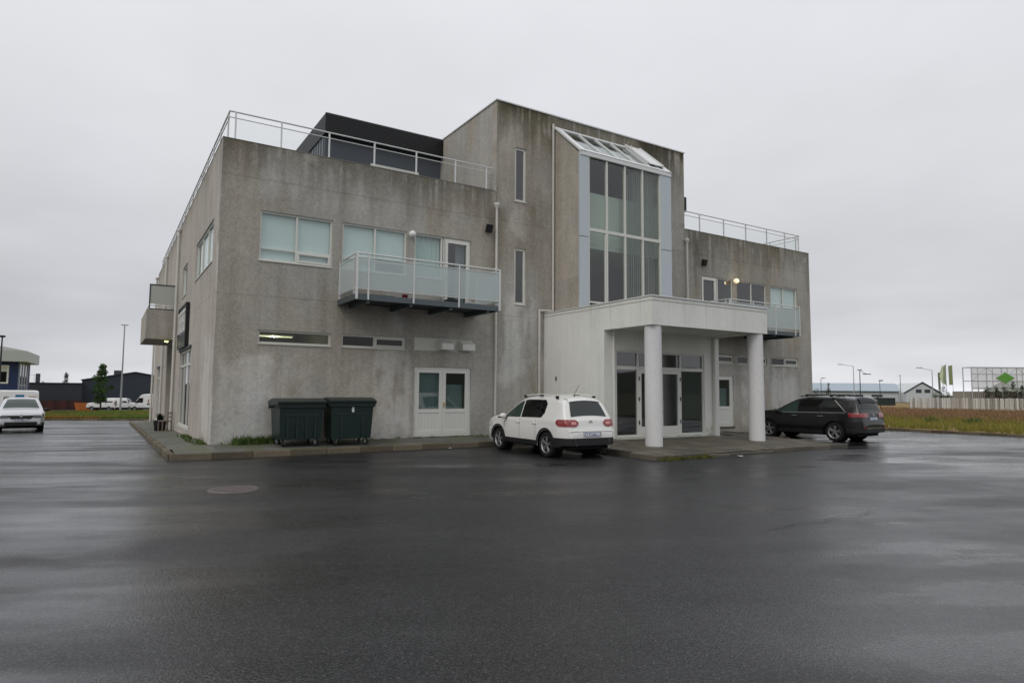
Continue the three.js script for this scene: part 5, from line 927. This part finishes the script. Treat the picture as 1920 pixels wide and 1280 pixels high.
{ // shrubs for sale behind the fence
  const r = rng(91); const spots = []; for (let i = 0; i < 13; i++) spots.push([i < 4 ? 78 + i * 3.6 : 95.2 + (i - 4) * .95, i < 4 ? -17 - i * 1.1 : -18.4 + (i - 4) * .58]);
  spots.forEach(([x, z], i) => shrub(x, z, i));
  function shrub(x, z, i) {
    const h = i < 4 ? 2.0 + (i % 3) * .35 : 2.7 + r() * .7, lab = i < 4 ? 'small dark green shrub between the plank fence and the pale green roofed shed' : 'tall dark green shrub in the row before the steel frame with the green diamond';
    tree('nursery_shrub', lab, [x, 0, z], h, .65 + r() * .3, .2, 100 + i, 900, i % 3 ? 0x25381f : 0x33482a);
    scene.children[scene.children.length - 1].userData.group = i < 4 ? 'small shrubs behind the plank fence' : 'tall shrubs before the steel frame'; scene.children[scene.children.length - 1].userData.category = 'shrub';
  }
}
{ // feather flags
  const fl = [['plain dark grey green feather flag, shortest of the three flags', 101.6, -26.9, 5.1, 0x6d7868, .35, 2.6], ['pale green and grey feather flag with a curved sail, between two other flags', 102.3, -26.4, 6.3, 0x8c9a80, 1.0, 3.0], ['olive green straight banner flag, nearest the steel frame', 103.1, -25.9, 6.15, 0x86926a, .6, 2.9]];
  fl.forEach(([label, x, z, h, c, w, len], i) => {
    const t = thing('feather_flag', label, 'flag', [x, 0, z], fTurn);
    part('pole', cyl(.03, 0, 0, h, 0, 8, .015), M.galv, t);
    const s = new THREE.Shape(); if (i === 1) { s.moveTo(0, h); s.quadraticCurveTo(-w * 1.1, h - 1.1, -w, h - len * .6); s.quadraticCurveTo(-w * .8, h - len * .9, 0, h - len - .2); s.lineTo(.02, h); } else { s.moveTo(0, h); s.lineTo(-w, h - .12); s.lineTo(-w * .95, h - len); s.lineTo(0, h - len); }
    const g = new THREE.ExtrudeGeometry(s, { depth: .012, bevelEnabled: false, curveSegments: 14 }); const p = g.attributes.position; for (let k = 0; k < p.count; k++) p.setZ(k, p.getZ(k) + .05 * Math.sin(p.getX(k) * 5 + p.getY(k))); g.computeVertexNormals();
    part('cloth', g, std(c, .8, 0, { side: THREE.DoubleSide }), t); if (i === 1) part('light_stripe', g.clone().scale(.5, 1, 1).translate(-.45, 0, .02), std(0xc9d6b4, .8, 0, { side: THREE.DoubleSide }), t);
  });
}
{ // white warehouse
  const t = thing('warehouse', 'long white warehouse with pale blue grey roof and a dark edged gable', 'warehouse', [146.5, 0, -66], fTurn), wm = std(0xc8cccc, .7), rm = std(0xa3b0ba, .5, .2), dk = std(0x3a4148, .6);
  part('wall', bx(-16, 14, 0, 2.6, -14, 0), wm, t); part('roof', poly([[-.4, 2.55], [7, 4.5], [14.4, 2.55]], [], -16, 14).rotateY(Math.PI / 2), rm, t);
  part('eaves', bx(-16, 10.4, 2.4, 2.54, .2, .5), dk, t);
  const gw = sub('gable_wing', t); part('wall', poly([[10.6, 0], [18.4, 0], [18.4, 2.3], [14.5, 4.5], [10.6, 2.3]], [], -6, 3), wm, gw);
  part('roof_edge', mg([bar([10.1, 2.1, 3.1], [14.5, 4.62, 3.1], .16, 5), bar([14.5, 4.62, 3.1], [18.9, 2.1, 3.1], .16, 5)]), dk, gw);
  for (const x of [13.0, 15.0]) part('window', bx(x, x + 1.3, 2.2, 3.0, 3.001, 3.05), dk, gw);
  for (let i = 0; i < 5; i++) part('window', bx(-14 + i * 4.6, -11.4 + i * 4.6, 1.2, 1.7, .001, .05), dk, t);
  const g2 = thing('pale_green_shed', 'low shed with a pale green roof behind the plank fence', 'shed', [119, 0, -28], fTurn); part('wall', bx(0, 12, 0, 2.4, -8, 0), std(0x8f8a80, .8), g2); part('roof', poly([[.5, 2.35], [-4, 4.0], [-8.5, 2.35]], [], 0, 12.6).rotateY(Math.PI / 2).translate(-.3, 0, 0), std(0xb6c4b9, .6), g2); const dd = []; for (let i = 0; i < 5; i++) dd.push(bx(.6 + i * 2.4, 2.0 + i * 2.4, .3, 1.9, .001, .04)); part('door', mg(dd), std(0xc9c4b8, .7), g2);
  const ct = thing('shipping_container', 'dark green grey shipping container beyond the black SUV', 'container', [97, 0, -34.2], fTurn + .1); part('body', bx(0, 3.4, 0, 1.25, -2.4, 0), std(0x2d3838, .6), ct); const cr_ = []; for (let i = 0; i < 13; i++) cr_.push(bx(.1 + i * .245, .2 + i * .245, .15, 1.15, .001, .04)); part('corrugation', mg(cr_), std(0x2d3838, .6), ct); part('frame', mg(fr(-.02, 3.42, -.0, 1.27, .1, .041, .06)), std(0x222b2b, .6), ct);
}
van('dark blue van parked at the left end of the plank fence', [66.3, 0, -18.5], .3, paint(0x27303f), { h: 1.5, L: 2.1, W: .88, rearGlass: true });
streetLamp('tall pale street lamp with one long arm beyond the black SUV', 105.4, 0, -42.1, 6.6, [[-2.2, .25, .8]], 0xa9adb0, { turn: fTurn });
streetLamp('pale street lamp with one long arm beside the feather flags', 106, 0, -30, 5.6, [[-2.0, .35, .8]], 0xa9adb0, { turn: fTurn });
streetLamp('dark twin headed flood mast beyond the black SUV', 96.5, 0, -36, 5.45, [[0, .1, .7], [1.1, -.55, 1.2]], 0x3c4044, { turn: fTurn });
streetLamp('short dark lamp with a single tilted head in front of the warehouse', 78.9, 0, -23.6, 3.45, [[.15, .05, .45]], 0x2c3033, { turn: fTurn, r: .05 });
streetLamp('thin plain grey mast in front of the warehouse roof', 122.7, 0, -43.2, 5.3, [[0, .03, .3]], 0x8f9396, { turn: fTurn });
streetLamp('small grey lamp with a side head beyond the roof of the black SUV', 118, 0, -56, 4.8, [[.5, .15, .7]], 0x55595c, { turn: fTurn });
streetLamp('small bare grey mast near the corner of the concrete building', 117, 0, -58.5, 5.2, [[0, .03, .25]], 0x85898c, { turn: fTurn });
tree('conifer', 'small dark conifer in front of the warehouse beyond the black SUV', [103.5, 0, -45.5], 3.6, .8, .3, 16, 700, 0x232d20, true);
for (let i = 0; i < 4; i++) { const L = ['low dark bush left of the small conifer by the warehouse', 'rounded dark bush before the warehouse wall beyond the SUV roof', 'tiny dark bush under the bare grey mast', 'dark bush under the small grey side headed lamp'][i]; tree('far_bush', L, [[112, -53], [108, -48.6], [119, -60], [116.5, -56.5]][i].reduce((a, v, k) => k ? [a[0], 0, v] : [v], []), 2.7, 1.2, .2, 60 + i, 380, 0x2b3626); }
{ // low piles of soil and rock where the verge meets the yard
  const g = new THREE.IcosahedronGeometry(1, 4), p = g.attributes.position; for (let i = 0; i < p.count; i++) { const k = 1 + .35 * (fbm(p.getX(i) * 2 + 5, p.getZ(i) * 2 + p.getY(i), 4) - .5); p.setXYZ(i, p.getX(i) * k * 2.4, Math.max(-.1, p.getY(i) * k * .9), p.getZ(i) * k * 1.4); } const gg = toCreasedNormals(mergeVertices(g.deleteAttribute('normal').deleteAttribute('uv')), .8); gg.translate(61, .05, -17.2); solo('soil_heap', gg, std(0x5c5048, .95), 'low brown soil heap in the rough grass beyond the black SUV', 'heap');
}
// low hills behind the camera, which the panes mirror
{
  const n = 120, pos = [], idx = []; for (let i = 0; i <= n; i++) { const a = Math.PI * i / n, R = 900, h = 18 + 60 * fbm(i * .13 + 4, 2, 4); for (const [k, y] of [[1, -3], [1.25, h], [1.7, -3]]) pos.push(Math.cos(a) * R * k, y, Math.sin(a) * R * k); if (i < n) { const b = i * 3; for (const q of [0, 1]) idx.push(b + q, b + q + 3, b + q + 1, b + q + 1, b + q + 3, b + q + 4); } }
  const g = new THREE.BufferGeometry(); g.setAttribute('position', new THREE.Float32BufferAttribute(pos, 3)); g.setIndex(idx); g.computeVertexNormals(); struct('hills', g, std(0x3c4338, .95, 0, { side: THREE.DoubleSide }));
}
scene.traverse(o => { if (o.isMesh) shade(o); });
renderer.render(scene, camera);
